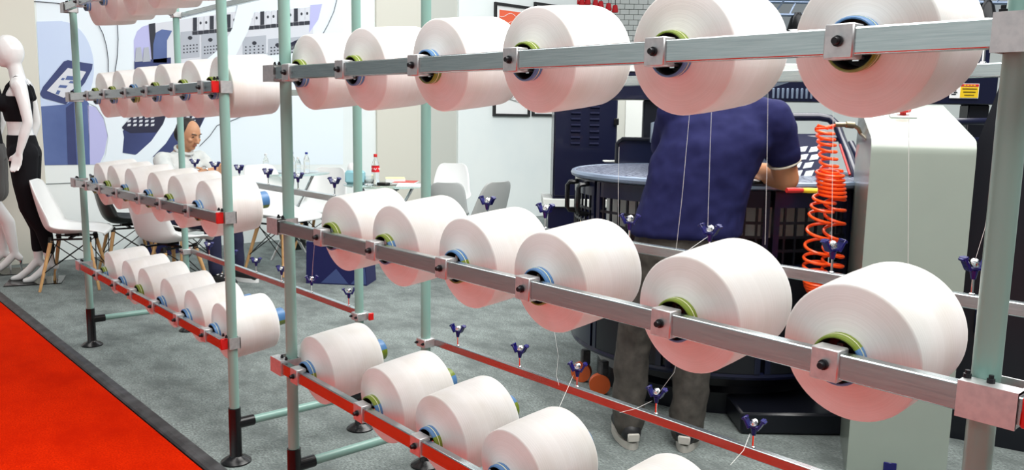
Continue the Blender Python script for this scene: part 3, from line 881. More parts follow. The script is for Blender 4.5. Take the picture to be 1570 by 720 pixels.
M['mannequin'] = mat('glossy_white_mannequin', (0.80, 0.79, 0.78), 0.25, coat=0.4)
M['black_knit'] = mat('black_knit', (0.006, 0.006, 0.008), 0.8, spec=0.2)
M['grey_short'] = mat('grey_fabric', srgb(96, 94, 92), 0.85)
CR = math.atan2(R0.y, R0.x)
def mannequin(px, d, hdeg, label, outfit):
    root = thing('mannequin', label, 'mannequin', ground(px, d), CR+math.radians(hdeg)-PI/2, 'white display mannequins')
    b = Blob()
    b.e((0, 0.125, 1.80), (0.088, 0.105, 0.125), (-0.15, 0, 0))
    b.e((0, 0.165, 1.745), (0.055, 0.062, 0.07), (-0.3, 0, 0))
    b.c((0, 0.075, 1.58), 0.056, (0, 0.10, 1.73), 0.05)
    b.loft([((0, 0.07, 1.02), 0.155, 0.105), ((0, 0.075, 1.10), 0.145, 0.10), ((0, 0.085, 1.20), 0.112, 0.085), ((0, 0.09, 1.27), 0.112, 0.085), ((0, 0.095, 1.38), 0.145, 0.10), ((0, 0.085, 1.48), 0.155, 0.09), ((0, 0.07, 1.55), 0.135, 0.065), ((0, 0.07, 1.60), 0.07, 0.05)])
    for s in (-1, 1):
        b.e((s*0.068, 0.165, 1.405), (0.062, 0.06, 0.062))
        b.c((s*0.12, 0.06, 1.55), 0.06, (s*0.17, 0.05, 1.535), 0.055)
        el = (s*0.215, 0.0, 1.26); wr = (s*0.205, 0.075, 1.03)
        b.chain([((s*0.178, 0.045, 1.53), 0.052), ((s*0.20, 0.02, 1.40), 0.043), (el, 0.036), ((s*0.213, 0.03, 1.18), 0.037), (wr, 0.024)])
        hand(b, wr, (0.0, 0.28, -1), (-s*0.2, 1, 0.2), 0.95, 0.25 if s > 0 else -0.25)
        an = (s*0.065, -0.07 + (0.10 if s > 0 else 0), 0.165)
        kn = (s*0.085, 0.055 + (0.03 if s > 0 else 0), 0.60)
        b.chain([((s*0.085, 0.065, 1.02), 0.098), ((s*0.09, 0.065, 0.80), 0.078), (kn, 0.056), ((an[0], an[1]*0.5+0.0, 0.43), 0.055), (an, 0.032)])
        b.c(an, 0.033, (an[0], an[1]-0.035, 0.125), 0.028)
        b.chain([(an, 0.032), ((an[0], an[1]+0.07, 0.085), 0.031), ((an[0], an[1]+0.135, 0.032), 0.028), ((an[0], an[1]+0.185, 0.022), 0.020)])
    b.build('body', M['mannequin'], root, 0.009, 5)
    for s in (-1, 1):
        an = (s*0.065, -0.07 + (0.10 if s > 0 else 0))
        MB().cyl((an[0], an[1]-0.04, 0.0), (an[0], an[1]-0.04, 0.115), 0.006, 0.012, 8).build('heel_rod', M['chrome'] if s < 0 else M['mannequin'], root)
    if outfit == 'sport':
        c = Blob()
        c.loft([((0, 0.09, 1.265), 0.120, 0.093), ((0, 0.095, 1.38), 0.153, 0.108), ((0, 0.088, 1.46), 0.158, 0.098)])
        for s in (-1, 1): c.e((s*0.068, 0.165, 1.405), (0.070, 0.068, 0.070))
        for s in (-1, 1):
            c.chain([((s*0.085, 0.165, 1.45), 0.022), ((s*0.095, 0.135, 1.53), 0.019), ((s*0.10, 0.075, 1.598), 0.018), ((s*0.095, 0.005, 1.53), 0.019), ((s*0.07, -0.01, 1.45), 0.024)])
        c.build('sports_top', M['black_knit'], root, 0.008, 3)
        c = Blob()
        c.loft([((0, 0.07, 1.0), 0.165, 0.115), ((0, 0.075, 1.08), 0.155, 0.110), ((0, 0.082, 1.165), 0.128, 0.097)])
        for s in (-1, 1):
            an = (s*0.065, -0.07 + (0.10 if s > 0 else 0), 0.165)
            kn = (s*0.085, 0.055 + (0.03 if s > 0 else 0), 0.60)
            c.chain([((s*0.085, 0.065, 1.02), 0.108), ((s*0.09, 0.065, 0.80), 0.087), (kn, 0.064), ((an[0], an[1]*0.5, 0.43), 0.062), ((an[0], an[1]*0.9, 0.26), 0.046)])
        c.build('leggings', M['black_knit'], root, 0.009, 3)
    else:
        c = Blob()
        c.loft([((0, 0.08, 1.02), 0.165, 0.115), ((0, 0.085, 1.2), 0.135, 0.105), ((0, 0.095, 1.38), 0.16, 0.125), ((0, 0.085, 1.48), 0.165, 0.105), ((0, 0.07, 1.56), 0.14, 0.075), ((0, 0.07, 1.605), 0.08, 0.06)])
        for s in (-1, 1):
            c.e((s*0.068, 0.165, 1.405), (0.070, 0.068, 0.070))
            c.chain([((s*0.16, 0.055, 1.54), 0.066), ((s*0.20, 0.02, 1.38), 0.058)])
        c.build('tee_shirt', M['black_knit'], root, 0.01, 4, 0.01)
        c = Blob()
        c.loft([((0, 0.07, 0.95), 0.17, 0.12), ((0, 0.075, 1.08), 0.16, 0.115)])
        for s in (-1, 1): c.c((s*0.085, 0.065, 1.0), 0.112, (s*0.095, 0.07, 0.68), 0.105)
        c.build('shorts', M['grey_short'], root, 0.01, 4, 0.012)
    MB().box((0, 0.05, 0.004), (0.34, 0.40, 0.008), bev=0.002).build('base_plate', M['clear'], root)
    return root
mannequin(61, 6.5, 203, 'white mannequin in black sports top and leggings beside the chair', 'sport')
mannequin(8, 6.85, 203, 'white mannequin in black shirt and grey shorts at the left edge', 'shorts')

# ---- man at the machine, seen from behind
M['navy_polo'] = mat('navy_polo', srgb(30, 32, 74), 0.85, spec=0.2, noise=(22, srgb(36, 38, 82), 0.35, 0.7))
M['trouser'] = mat('dark_grey_trousers', srgb(62, 58, 54), 0.85, noise=(26, srgb(80, 76, 70), 0.35, 0.7))
M['skin'] = mat('tan_skin', srgb(196, 138, 100), 0.5)
M['skin2'] = mat('light_tan_skin', srgb(192, 142, 108), 0.5)
M['hair'] = mat('black_hair', (0.012, 0.010, 0.010), 0.5)
M['shoe_black'] = mat('black_shoe', (0.015, 0.015, 0.017), 0.5)
M['sole'] = mat('pale_sole', srgb(190, 186, 178), 0.6)
M['cream'] = mat('cream_piping', srgb(214, 206, 188), 0.7)
def ell_tube(c, rx, ry, r, tilt=(0, 0, 0), n=28):
    E3 = Euler(tilt).to_matrix()
    return [Vector(c) + E3 @ Vector((rx*math.cos(2*PI*k/n), ry*math.sin(2*PI*k/n), 0)) for k in range(n)]
def standing_man():
    hd = math.atan2(ray(1085, 300).y, ray(1085, 300).x)
    g = ground(1048, 3.30)
    root = thing('person', 'person in navy polo shirt and dark trousers leaning over the machine', 'person', g, hd-PI/2)
    # skin: head, neck, arms and hands in one surface
    b = Blob()
    hc = Vector((0.16, 0.17, 1.585))
    b.e(hc, (0.078, 0.098, 0.115), (-0.45, 0, 0)); b.e(hc+Vector((0, 0.05, -0.055)), (0.06, 0.06, 0.06))
    b.e(hc+Vector((0, 0.112, -0.025)), (0.013, 0.022, 0.018))
    for s in (-1, 1): b.e(hc+Vector((s*0.08, 0.0, -0.01)), (0.012, 0.024, 0.033))
    b.c((0.135, 0.06, 1.40), 0.062, (0.155, 0.13, 1.54), 0.058)
    shr = Vector((0.315, 0.03, 1.375)); elr = Vector((0.395, 0.14, 1.125)); wrr = Vector((0.27, 0.38, 1.15))
    b.chain([(shr, 0.055), ((shr+elr)/2, 0.058), (elr, 0.05), (elr.lerp(wrr, 0.35), 0.05), (wrr, 0.031)])
    hand(b, wrr, (-0.75, 0.6, 0.05), (0.0, 0.1, 1), 1.0, 0.35)
    shl = Vector((-0.06, 0.05, 1.375)); ell = Vector((-0.10, 0.26, 1.14)); wrl = Vector((0.03, 0.42, 1.15))
    b.chain([(shl, 0.05), ((shl+ell)/2, 0.048), (ell, 0.042), (ell.lerp(wrl, 0.35), 0.042), (wrl, 0.028)])
    hand(b, wrl, (0.8, 0.55, 0.05), (0.0, 0.1, 1), 1.0, -0.35)
    b.c((0.13, 0.05, 1.2), 0.08, (0.13, 0.05, 1.40), 0.08)
    b.c((0.13, 0.05, 1.36), 0.07, shr, 0.05).c((0.13, 0.05, 1.36), 0.07, shl, 0.05)
    b.build('body', M['skin'], root, 0.008, 4)
    h = Blob()
    h.e(hc+Vector((0, -0.018, 0.018)), (0.086, 0.10, 0.118), (-0.45, 0, 0))
    h.build('hair', M['hair'], root, 0.01, 3)
    # polo shirt
    c = Blob()
    c.loft([((0.005, -0.01, 0.895), 0.225, 0.145), ((0.012, -0.01, 0.95), 0.218, 0.145), ((0.03, -0.01, 1.05), 0.208, 0.142), ((0.065, 0.0, 1.16), 0.212, 0.145), ((0.10, 0.012, 1.26), 0.222, 0.142), ((0.12, 0.03, 1.34), 0.218, 0.122), ((0.13, 0.045, 1.40), 0.165, 0.095), ((0.135, 0.06, 1.445), 0.085, 0.072)])
    c.chain([((0.28, 0.03, 1.375), 0.078), (shr+Vector((0.005, 0, -0.01)), 0.082), (shr.lerp(elr, 0.36)+Vector((0.006, 0, 0)), 0.080), (shr.lerp(elr, 0.56)+Vector((0.008, 0, 0)), 0.074)])
    c.chain([((-0.03, 0.035, 1.37), 0.075), (shl, 0.078), (shl.lerp(ell, 0.56), 0.072)])
    sh = c.build('polo_shirt', M['navy_polo'], root, 0.011, 5, 0.032, 0.13)
    dirr = (elr-shr).normalized()
    q = dirr.to_track_quat('Z', 'Y').to_matrix()
    cc = shr.lerp(elr, 0.70)+Vector((0.008, 0, 0))
    MB().tube([cc + q @ Vector((0.064*math.cos(2*PI*k/24), 0.064*math.sin(2*PI*k/24), 0)) for k in range(24)], 0.005, 6, True).build('cuff_piping', M['cream'], sh)
    MB().tube(ell_tube((0.137, 0.075, 1.455), 0.078, 0.072, 0, (-0.45, 0, 0)), 0.016, 8, True).build('collar', M['navy_polo'], sh)
    # trousers
    t = Blob()
    t.loft([((0.005, -0.01, 0.80), 0.20, 0.14), ((0.005, -0.01, 0.88), 0.195, 0.138), ((0.008, -0.01, 0.945), 0.185, 0.13)])
    t.chain([((-0.095, -0.01, 0.83), 0.112), ((-0.15, 0.0, 0.60), 0.092), ((-0.185, 0.02, 0.44), 0.078), ((-0.195, 0.0, 0.24), 0.072), ((-0.19, -0.02, 0.09), 0.066)])
    t.chain([((0.10, -0.01, 0.83), 0.112), ((0.085, 0.02, 0.60), 0.094), ((0.07, 0.05, 0.44), 0.08), ((0.055, 0.04, 0.24), 0.078), ((0.05, 0.02, 0.08), 0.074)])
    t.build('trousers', M['trouser'], root, 0.011, 4, 0.028, 0.10)
    for (x, y, rz) in ((-0.19, -0.015, 0.35), (0.05, 0.02, -0.1)):
        R3 = Matrix.Rotation(rz, 4, 'Z'); T3 = Matrix.Translation((x, y, 0)) @ R3
        s_ = Blob()
        s_.c(T3 @ Vector((0, -0.04, 0.065)), 0.044, T3 @ Vector((0, 0.06, 0.062)), 0.045).c(T3 @ Vector((0, 0.06, 0.06)), 0.045, T3 @ Vector((0, 0.17, 0.045)), 0.036)
        so = s_.build('shoe', M['shoe_black'], root, 0.008, 3)
        P = []
        for k in range(24):
            a = 2*PI*k/24
            P.append(T3 @ Vector((0.048*math.cos(a), 0.06+0.145*math.sin(a), 0.001)))
        MB().prism(P, (0, 0, 0.03)).build('sole', M['sole'], so)
        MB().box(T3 @ Vector((-0.0, -0.083, 0.055)), (0.05, 0.012, 0.035), R3.to_3x3(), 0.004).build('heel_patch', M['sole'], so)
    return root
standing_man()

# ---- seated man by the mural
M['pale_shirt'] = mat('pale_grey_shirt', srgb(206, 210, 208), 0.85, noise=(20, srgb(190, 196, 196), 0.4, 0.7))
M['navy_trouser'] = mat('navy_trousers', srgb(28, 30, 58), 0.85)
M['eye'] = mat('dark_eye', (0.01, 0.008, 0.008), 0.3)
M['lip'] = mat('lips', srgb(168, 100, 84), 0.5)
def seated_man():
    g = ground(283, 6.75)
    root = thing('person', 'seated person in pale grey shirt with folded arms, head bowed', 'person', g, CR-PI/2-0.45)
    # local +Y is the way he faces (image right, a little towards the camera)
    b = Blob()
    hc = Vector((0.0, 0.095, 1.195))
    E3 = Euler((-0.42, 0, 0)).to_matrix()
    def hp(x, y, z): return hc + E3 @ Vector((x, y, z))
    b.e(hc, (0.076, 0.098, 0.108), (-0.42, 0, 0))
    b.e(hp(0, 0.035, -0.055), (0.058, 0.062, 0.068), (-0.42, 0, 0))
    b.e(hp(0, 0.075, -0.098), (0.028, 0.022, 0.018))
    b.c(hp(0, 0.094, 0.006), 0.009, hp(0, 0.118, -0.030), 0.014)
    b.e(hp(0, 0.082, 0.03), (0.045, 0.012, 0.010), (-0.42, 0, 0))
    for s in (-1, 1):
        b.e(hp(s*0.078, -0.005, -0.012), (0.011, 0.022, 0.032))
        b.e(hp(s*0.042, 0.075, -0.028), (0.02, 0.018, 0.018))
        b.e(hp(s*0.013, 0.108, -0.036), (0.009, 0.009, 0.008))
    b.c((0, 0.02, 1.02), 0.058, (0, 0.06, 1.13), 0.055)
    for s in (-1, 1):
        sh = Vector((s*0.19, 0.0, 0.985)); el = Vector((s*0.255, 0.15, 0.80+ (0.02 if s > 0 else 0)))
        wr = Vector((-s*0.03, 0.30+(0.03 if s > 0 else 0), 0.865+(0.035 if s > 0 else 0)))
        b.chain([(sh, 0.046), ((sh+el)/2, 0.044), (el, 0.04), (el.lerp(wr, 0.4), 0.041), (wr, 0.028)])
        hand(b, wr, (-s*1, -0.15, -0.03), (0, 0.25, 1), 1.0, 0.3*s)
    b.c((0, 0.0, 0.8), 0.09, (0, 0.0, 1.0), 0.08)
    b.c((0, 0, 0.96), 0.06, (0.19, 0, 0.985), 0.046).c((0, 0, 0.96), 0.06, (-0.19, 0, 0.985), 0.046)
    b.build('body', M['skin2'], root, 0.006, 3)
    h = Blob()
    h.e(hp(0, -0.026, 0.012), (0.088, 0.090, 0.104), (-0.2, 0, 0))
    h.e(hp(0, -0.055, -0.035), (0.082, 0.06, 0.08))
    h.build('hair', M['hair'], root, 0.008, 3)
    for s in (-1, 1):
        MB().sphere(hp(s*0.032, 0.086, 0.004), 0.009, 10, 6, (1.3, 0.6, 0.5)).build('eye', M['eye'], root)
        MB().tube([hp(s*(0.014+0.012*k), 0.100-0.006*k, 0.026+0.003*math.sin(k*0.8)) for k in range(4)], 0.0035, 6).build('eyebrow', M['hair'], root)
    MB().sphere(hp(0, 0.098, -0.068), 0.02, 12, 6, (1.1, 0.4, 0.28)).build('lips', M['lip'], root)
    c = Blob()
    c.loft([((0, -0.03, 0.44), 0.185, 0.135), ((0, -0.03, 0.55), 0.185, 0.14), ((0, -0.025, 0.70), 0.185, 0.138), ((0, -0.015, 0.83), 0.198, 0.135), ((0, -0.005, 0.93), 0.20, 0.115), ((0, 0.0, 1.0), 0.165, 0.085), ((0, 0.02, 1.045), 0.085, 0.07)])
    for s in (-1, 1):
        sh = Vector((s*0.19, 0.0, 0.975)); el = Vector((s*0.255, 0.15, 0.80))
        c.chain([((s*0.14, 0, 0.97), 0.07), (sh, 0.072), (sh.lerp(el, 0.7), 0.066)])
    so = c.build('shirt', M['pale_shirt'], root, 0.01, 4, 0.018, 0.12)
    MB().tube(ell_tube((0, 0.035, 1.055), 0.075, 0.068, 0, (-0.5, 0, 0)), 0.012, 8, True).build('collar', M['pale_shirt'], so)
    MB().tube([(0.0, 0.105, 1.02), (0.0, 0.13, 0.95), (0.0, 0.14, 0.86)], 0.004, 5).build('placket', M['m_grey'], so)
    MB().tube([Vector((0.05, 0.30, 0.90)) + Vector((0.006*math.cos(2*PI*k/16), 0.036*math.sin(2*PI*k/16), 0.036*math.cos(2*PI*k/16))) for k in range(16)], 0.006, 6, True).build('wristwatch', M['chrome'], root)
    t = Blob()
    t.loft([((0, -0.03, 0.44), 0.19, 0.14), ((0, -0.03, 0.56), 0.185, 0.14)])
    for s in (-1, 1):
        t.chain([((s*0.09, 0.0, 0.52), 0.085), ((s*0.12, 0.40, 0.50), 0.068), ((s*0.12, 0.44, 0.46), 0.066), ((s*0.12, 0.46, 0.12), 0.052)])
    t.build('trousers', M['navy_trouser'], root, 0.012, 4, 0.015, 0.1)
    for s in (-1, 1):
        k = Blob()
        k.c((s*0.12, 0.43, 0.06), 0.042, (s*0.12, 0.53, 0.055), 0.043).c((s*0.12, 0.53, 0.055), 0.043, (s*0.12, 0.64, 0.042), 0.034)
        so = k.build('sneaker', M['shoe_black'], root, 0.008, 3)
        MB().prism([Vector((s*0.12+0.046*math.cos(2*PI*i/20), 0.53+0.145*math.sin(2*PI*i/20), 0.001)) for i in range(20)], (0, 0, 0.032)).build('sole', M['cap_white'], so)
        for i in range(3):
            MB().box((s*0.12, 0.50+0.04*i, 0.094-0.007*i), (0.06, 0.012, 0.008), None, 0.002).build('stripe', M['cap_white'], so)
    return root
seated_man()
gs = ground(283, 6.75)
chair(0, 0, -26, 'white shell chair the seated person sits on', loc=gs+Vector((0.0, 0.0, 0.0)))

# ------------------------------------------------------------------ circular knitting machine
M['navy'] = mat('navy_machine_paint', srgb(15, 19, 46), 0.28, coat=0.2)
M['navy_dark'] = mat('dark_machine_paint', (0.006, 0.007, 0.012), 0.3)
M['plate_blue'] = None
def chequer_plate():
    m = bpy.data.materials.new('speckled_blue_plate'); m.use_nodes = True
    nt = m.node_tree; b = nt.nodes['Principled BSDF']
    b.inputs['Roughness'].default_value = 0.45; b.inputs['Specular IOR Level'].default_value = 0.25
    tc = nt.nodes.new('ShaderNodeTexCoord')
    mp = nt.nodes.new('ShaderNodeMapping'); mp.inputs['Scale'].default_value = (1, 2.2, 1); mp.inputs['Rotation'].default_value = (0, 0, 0.6)
    nt.links.new(tc.outputs['Object'], mp.inputs[0])
    v = nt.nodes.new('ShaderNodeTexVoronoi'); v.voronoi_dimensions = '2D'; v.inputs['Scale'].default_value = 19; v.inputs['Randomness'].default_value = 0.15
    nt.links.new(mp.outputs[0], v.inputs['Vector'])
    r = nt.nodes.new('ShaderNodeValToRGB')
    r.color_ramp.elements[0].position = 0.20; r.color_ramp.elements[0].color = (*srgb(205, 215, 232), 1)
    r.color_ramp.elements[1].position = 0.28; r.color_ramp.elements[1].color = (*srgb(22, 30, 60), 1)
    nt.links.new(v.outputs['Distance'], r.inputs[0]); nt.links.new(r.outputs[0], b.inputs['Base Color'])
    bp = nt.nodes.new('ShaderNodeBump'); bp.inputs['Strength'].default_value = 0.6; bp.inputs['Distance'].default_value = 0.004; bp.invert = True
    nt.links.new(v.outputs['Distance'], bp.inputs['Height']); nt.links.new(bp.outputs[0], b.inputs['Normal'])
    return m
M['plate_blue'] = chequer_plate()
M['navy_matte'] = mat('navy_matte_paint', srgb(18, 22, 50), 0.65, spec=0.15)
M['rim'] = mat('pale_steel_rim', srgb(150, 166, 190), 0.3, 0.6)
M['grey_box'] = mat('grey_green_enamel', srgb(150, 160, 150), 0.28, coat=0.25, noise=(2.0, srgb(142, 152, 143), 0.4, 0.7))
M['white_enamel'] = mat('white_enamel', srgb(222, 226, 222), 0.4)
M['orange'] = mat('orange_hose', srgb(255, 86, 28), 0.3)
M['brass'] = mat('dull_brass', srgb(150, 140, 118), 0.35, 0.9)
M['caster'] = mat('orange_caster', srgb(200, 88, 40), 0.45)
M['yellow'] = mat('yellow_sign', srgb(236, 196, 30), 0.5)
M['sign_red'] = mat('red_sign', srgb(200, 40, 36), 0.5)
M['tile_glass'] = mat('pale_cutout', srgb(190, 200, 200), 0.3)
CX = ground(1097, 4.3)
km = thing('knitting_machine', 'dark navy circular knitting machine with a round table and grid doors', 'machine', CX, CR)
RR = 0.745
def pol(r, a, z): return Vector((r*math.cos(math.radians(a)), r*math.sin(math.radians(a)), z))
MB().lathe([(0.30, 1.072), (0.735, 1.072), (0.752, 1.080), (0.752, 1.088), (0.740, 1.094), (0.30, 1.094), (0.30, 1.072)], 96, None, False, False).build('table_top', M['plate_blue'], km)
MB().tube([pol(0.752, 360*k/96, 1.079) for k in range(96)], 0.017, 8, True).build('table_rim', M['rim'], km)
def curved_panel(r, a0, a1, z0, z1, t=0.012, n=14):
    mb = MB(); P = []; F = []
    for i in range(n+1):
        a = a0+(a1-a0)*i/n
        P += [pol(r, a, z0), pol(r, a, z1), pol(r-t, a, z1), pol(r-t, a, z0)]
    for i in range(n):
        for k in range(4):
            F.append((i*4+k, i*4+(k+1) % 4, (i+1)*4+(k+1) % 4, (i+1)*4+k))
    F.append((0, 1, 2, 3)); F.append((n*4+3, n*4+2, n*4+1, n*4))
    return mb.add(P, F)
A0 = 172
for k in range(6):
    a0 = A0+34*k+0.8; a1 = a0+32.4
    door = curved_panel(RR, a0, a1, 0.24, 0.70).build('door', M['navy_dark'] if k else M['navy'], km)
    curved_panel(RR, a0, a1, 0.985, 1.058, 0.03).build('door_top_rail', M['navy'], door)
    curved_panel(RR+0.004, a0, a1, 0.69, 0.73, 0.03).build('door_mid_rail', M['navy'], door)
    for aa in (a0+1.0, a1-1.0):
        curved_panel(RR+0.003, aa-1.0, aa+1.0, 0.24, 1.055, 0.03, 2).build('door_stile', M['navy'], door)
    for j in range(1, 8):
        aa = a0+32.4*j/8
        curved_panel(RR, aa-0.35, aa+0.35, 0.73, 0.985, 0.010, 1).build('grid_bar', M['navy_dark'], door)
    for z in (0.795, 0.855, 0.918):
        curved_panel(RR-0.001, a0+1.5, a1-1.5, z-0.006, z+0.006, 0.009, 8).build('grid_bar', M['navy_dark'], door)
for aa in (187.5, 200.0):
    c = pol(RR, aa, 0.97); o_ = pol(RR+0.05, aa, 0.97)
    MB().tube([pol(RR, aa, 1.04), pol(RR+0.045, aa, 1.035), pol(RR+0.055, aa, 1.02), pol(RR+0.055, aa, 0.91), pol(RR+0.045, aa, 0.895), pol(RR, aa, 0.89)], 0.0125, 8).build('door_handle', M['black_fit'], km)
MB().tube([pol(RR-0.015, A0+204*k/40, 0.225) for k in range(41)], 0.018, 8).build('base_ring', M['navy'], km)
MB().lathe([(0.60, 0.0), (0.60, 0.10), (0.56, 0.12), (0.56, 1.0), (0.34, 1.06)], 48).build('drum', M['navy_dark'], km)
MB().box((0.26, -0.50, 0.05), (0.64, 0.70, 0.098), None, 0.01).build('base_plinth', M['navy_dark'], km)
MB().lathe([(0.575, 0.83), (0.575, 0.97)], 48, None, False, False).build('bright_gap_band', M['white_enamel'], km)  # white band added for the bright background showing through the grid
MB().lathe([(0.30, 1.06), (0.30, 1.20), (0.36, 1.24), (0.36, 1.34), (0.24, 1.38), (0.22, 1.52), (0.34, 1.56), (0.34, 1.60), (0.1, 1.62)], 40).build('cylinder_head', M['rim'], km)
for aa in (192, 209):
    pp = pol(RR-0.05, aa, 0)
    cs = MB().box(pp+Vector((0, 0, 0.13)), (0.045, 0.04, 0.08), Matrix.Rotation(math.radians(aa), 3, 'Z'), 0.006).build('caster_fork', M['strip'], km)
    d_ = pol(1, aa+60, 0)
    MB().cyl(pp+Vector((0, 0, 0.052))-d_*0.018+pol(0.02, aa, 0), pp+Vector((0, 0, 0.052))+d_*0.018+pol(0.02, aa, 0), 0.052, n=24).build('caster_wheel', M['caster'], cs)
cp = at(965, 246, 4.55) - CX
def mloc(v): return Matrix.Rotation(-CR, 3, 'Z') @ (v - CX)
# white cover plate lying on the table and navy arched panel behind it
q = mloc(onZ(962, 247, 1.10)); MB().box((q.x, q.y, 1.0985), (0.30, 0.10, 0.008), bev=0.002).build('cover_plate', M['white_enamel'], km)
a = mloc(at(945, 245, 4.95)); b_ = mloc(at(1060, 245, 4.95)); zt = mloc(at(980, 213, 4.95)).z
w_ = b_.x-a.x
MB().prism([(a.x, a.y, 1.09)] + [(a.x+0.03*(1-math.cos(t)), a.y, zt-0.03+0.03*math.sin(t)) for t in (0.3, 0.8, 1.2, 1.57)] + [(b_.x, a.y, zt), (b_.x, a.y, 1.09)], (0, 0.03, 0)).build('arched_panel', M['navy'], km)
MB().tube([(a.x, a.y-0.01, 1.09), (a.x, a.y-0.01, zt-0.03), (a.x+0.03, a.y-0.01, zt), (b_.x, a.y-0.01, zt)], 0.012, 8).build('panel_edge', M['navy_dark'], km)
# sloping panel with pale parallelogram cut-outs, tubular guard round it
Q = [mloc(at(1120, 290, 3.95)), mloc(at(1266, 290, 3.95)), mloc(at(1278, 205, 4.35)), mloc(at(1120, 205, 4.35))]
def quad(u, v): return Q[0]*(1-u)*(1-v)+Q[1]*u*(1-v)+Q[2]*u*v+Q[3]*(1-u)*v
nrm = (Q[1]-Q[0]).cross(Q[3]-Q[0]).normalized()
sp_ = MB().prism(Q, -nrm*0.012).build('sloping_panel', M['navy_matte'], km)
for i in range(8):
    for j in range(5):
        u = 0.46+0.118*(i-2)+0.035*(j % 2)+0.02*j; v = 0.06+0.145*j
        if u+0.11 > 0.93 or u < 0.2: continue
        MB().prism([quad(u, v)+nrm*0.002, quad(u+0.085, v+0.02)+nrm*0.002, quad(u+0.105, v+0.115)+nrm*0.002, quad(u+0.02, v+0.095)+nrm*0.002], -nrm*0.004).build('cut_out', M['tile_glass'], sp_, False)
def mtube(nm, pts, r, m, n=10): return MB().tube([mloc(at(*p)) for p in pts], r, n).build(nm, M[m], km)
mtube('guard_tube', [(1100, 179, 4.45), (1255, 179, 4.4), (1272, 182, 4.38), (1283, 192, 4.36), (1290, 212, 4.3), (1302, 240, 4.15), (1311, 266, 4.0), (1312, 292, 3.93), (1309, 340, 3.92), (1306, 460, 3.9), (1304, 560, 3.9)], 0.022, 'navy')
mtube('guard_tube', [(1100, 213, 4.42), (1287, 212, 4.32)], 0.018, 'navy')
mtube('guard_tube', [(1304, 220, 4.35), (1326, 262, 4.15), (1327, 300, 4.1)], 0.02, 'navy')
mtube('red_stripe', [(1288, 222, 4.2), (1303, 268, 3.98)], 0.006, 'sign_red')
# upper bridge beam with white strip, on two columns
BA = mloc(at(925, 145, 4.95)); BB = mloc(at(1532, 150, 4.75))
zb0, zb1 = 1.475, 1.64
dv = (BB-BA); L = math.hypot(dv.x, dv.y); an = math.atan2(dv.y, dv.x)
bm_ = MB().box(((BA.x+BB.x)/2, (BA.y+BB.y)/2+0.1, (zb0+zb1)/2), (L, 0.18, zb1-zb0), Matrix.Rotation(an, 3, 'Z'), 0.006).build('bridge_beam', M['navy'], km)
MB().box(((BA.x+BB.x)/2, (BA.y+BB.y)/2+0.1, zb1+0.03), (L, 0.19, 0.056), Matrix.Rotation(an, 3, 'Z'), 0.004).build('beam_strip', M['white_enamel'], bm_)
for t in (0.14, 0.97):
    c = BA.lerp(BB, t)
    MB().box((c.x, c.y+0.12, zb0/2), (0.12, 0.12, zb0), Matrix.Rotation(an, 3, 'Z'), 0.006).build('beam_column', M['navy_dark'], km)
c = BA.lerp(BB, 0.975); MB().box((c.x, c.y+0.1, 1.80), (0.05, 0.06, 0.22), None, 0.004).build('beam_post', M['navy'], km)
for k in range(9):
    c = BA.lerp(BB, 0.44+0.012*k); MB().box((c.x, c.y+0.005, zb0+0.05), (0.014, 0.008, 0.06), None, 0.002).build('beam_fitting', M['rim'], bm_)
# warning sign on the beam
S0 = mloc(at(1456, 142, 4.77)); S1 = mloc(at(1500, 142, 4.76)); fy = BA.lerp(BB, 0.91).y-0.0
sc_ = Vector(((S0.x+S1.x)/2, fy+0.003, (zb0+zb1)/2-0.005)); sw = S1.x-S0.x
def sgn(nm, dx, dz, w__, h__, m, off): return MB().box(sc_ + Matrix.Rotation(an, 3, 'Z') @ Vector((dx, -off, dz)), (w__, 0.002, h__), Matrix.Rotation(an, 3, 'Z')).build(nm, m, bm_, False)
sgn('warning_sign', 0, 0, sw, 0.085, M['paper'], 0.004)
sgn('sign_field', sw*0.17, -0.008, sw*0.62, 0.062, M['yellow'], 0.006)
sgn('sign_header', sw*0.17, 0.032, sw*0.62, 0.014, M['sign_red'], 0.006)
for k in range(3): sgn('sign_text', sw*0.17, 0.012-0.018*k, sw*(0.5-0.08*k), 0.004, M['hub'], 0.008)
for k in range(4): sgn('sign_text', sw*(0.0+0.11*k), 0.032, sw*0.07, 0.006, M['yellow'], 0.008)
for (dx, dz, w__, h__) in ((-0.38, 0.012, 0.03, 0.04), (-0.30, -0.01, 0.12, 0.006), (-0.33, 0.0, 0.1, 0.006), (-0.36, -0.02, 0.16, 0.006)):
    sgn('sign_mark', sw*dx, dz, sw*w__ if w__ > 0.05 else 0.01, h__, M['navy_dark'], 0.006)
mtube('guard_tube', [(1448, 250, 4.6), (1452, 196, 4.6), (1462, 186, 4.6), (1520, 186, 4.6)], 0.02, 'navy')
mtube('guard_tube', [(1450, 215, 4.6), (1520, 215, 4.6)], 0.018, 'navy')

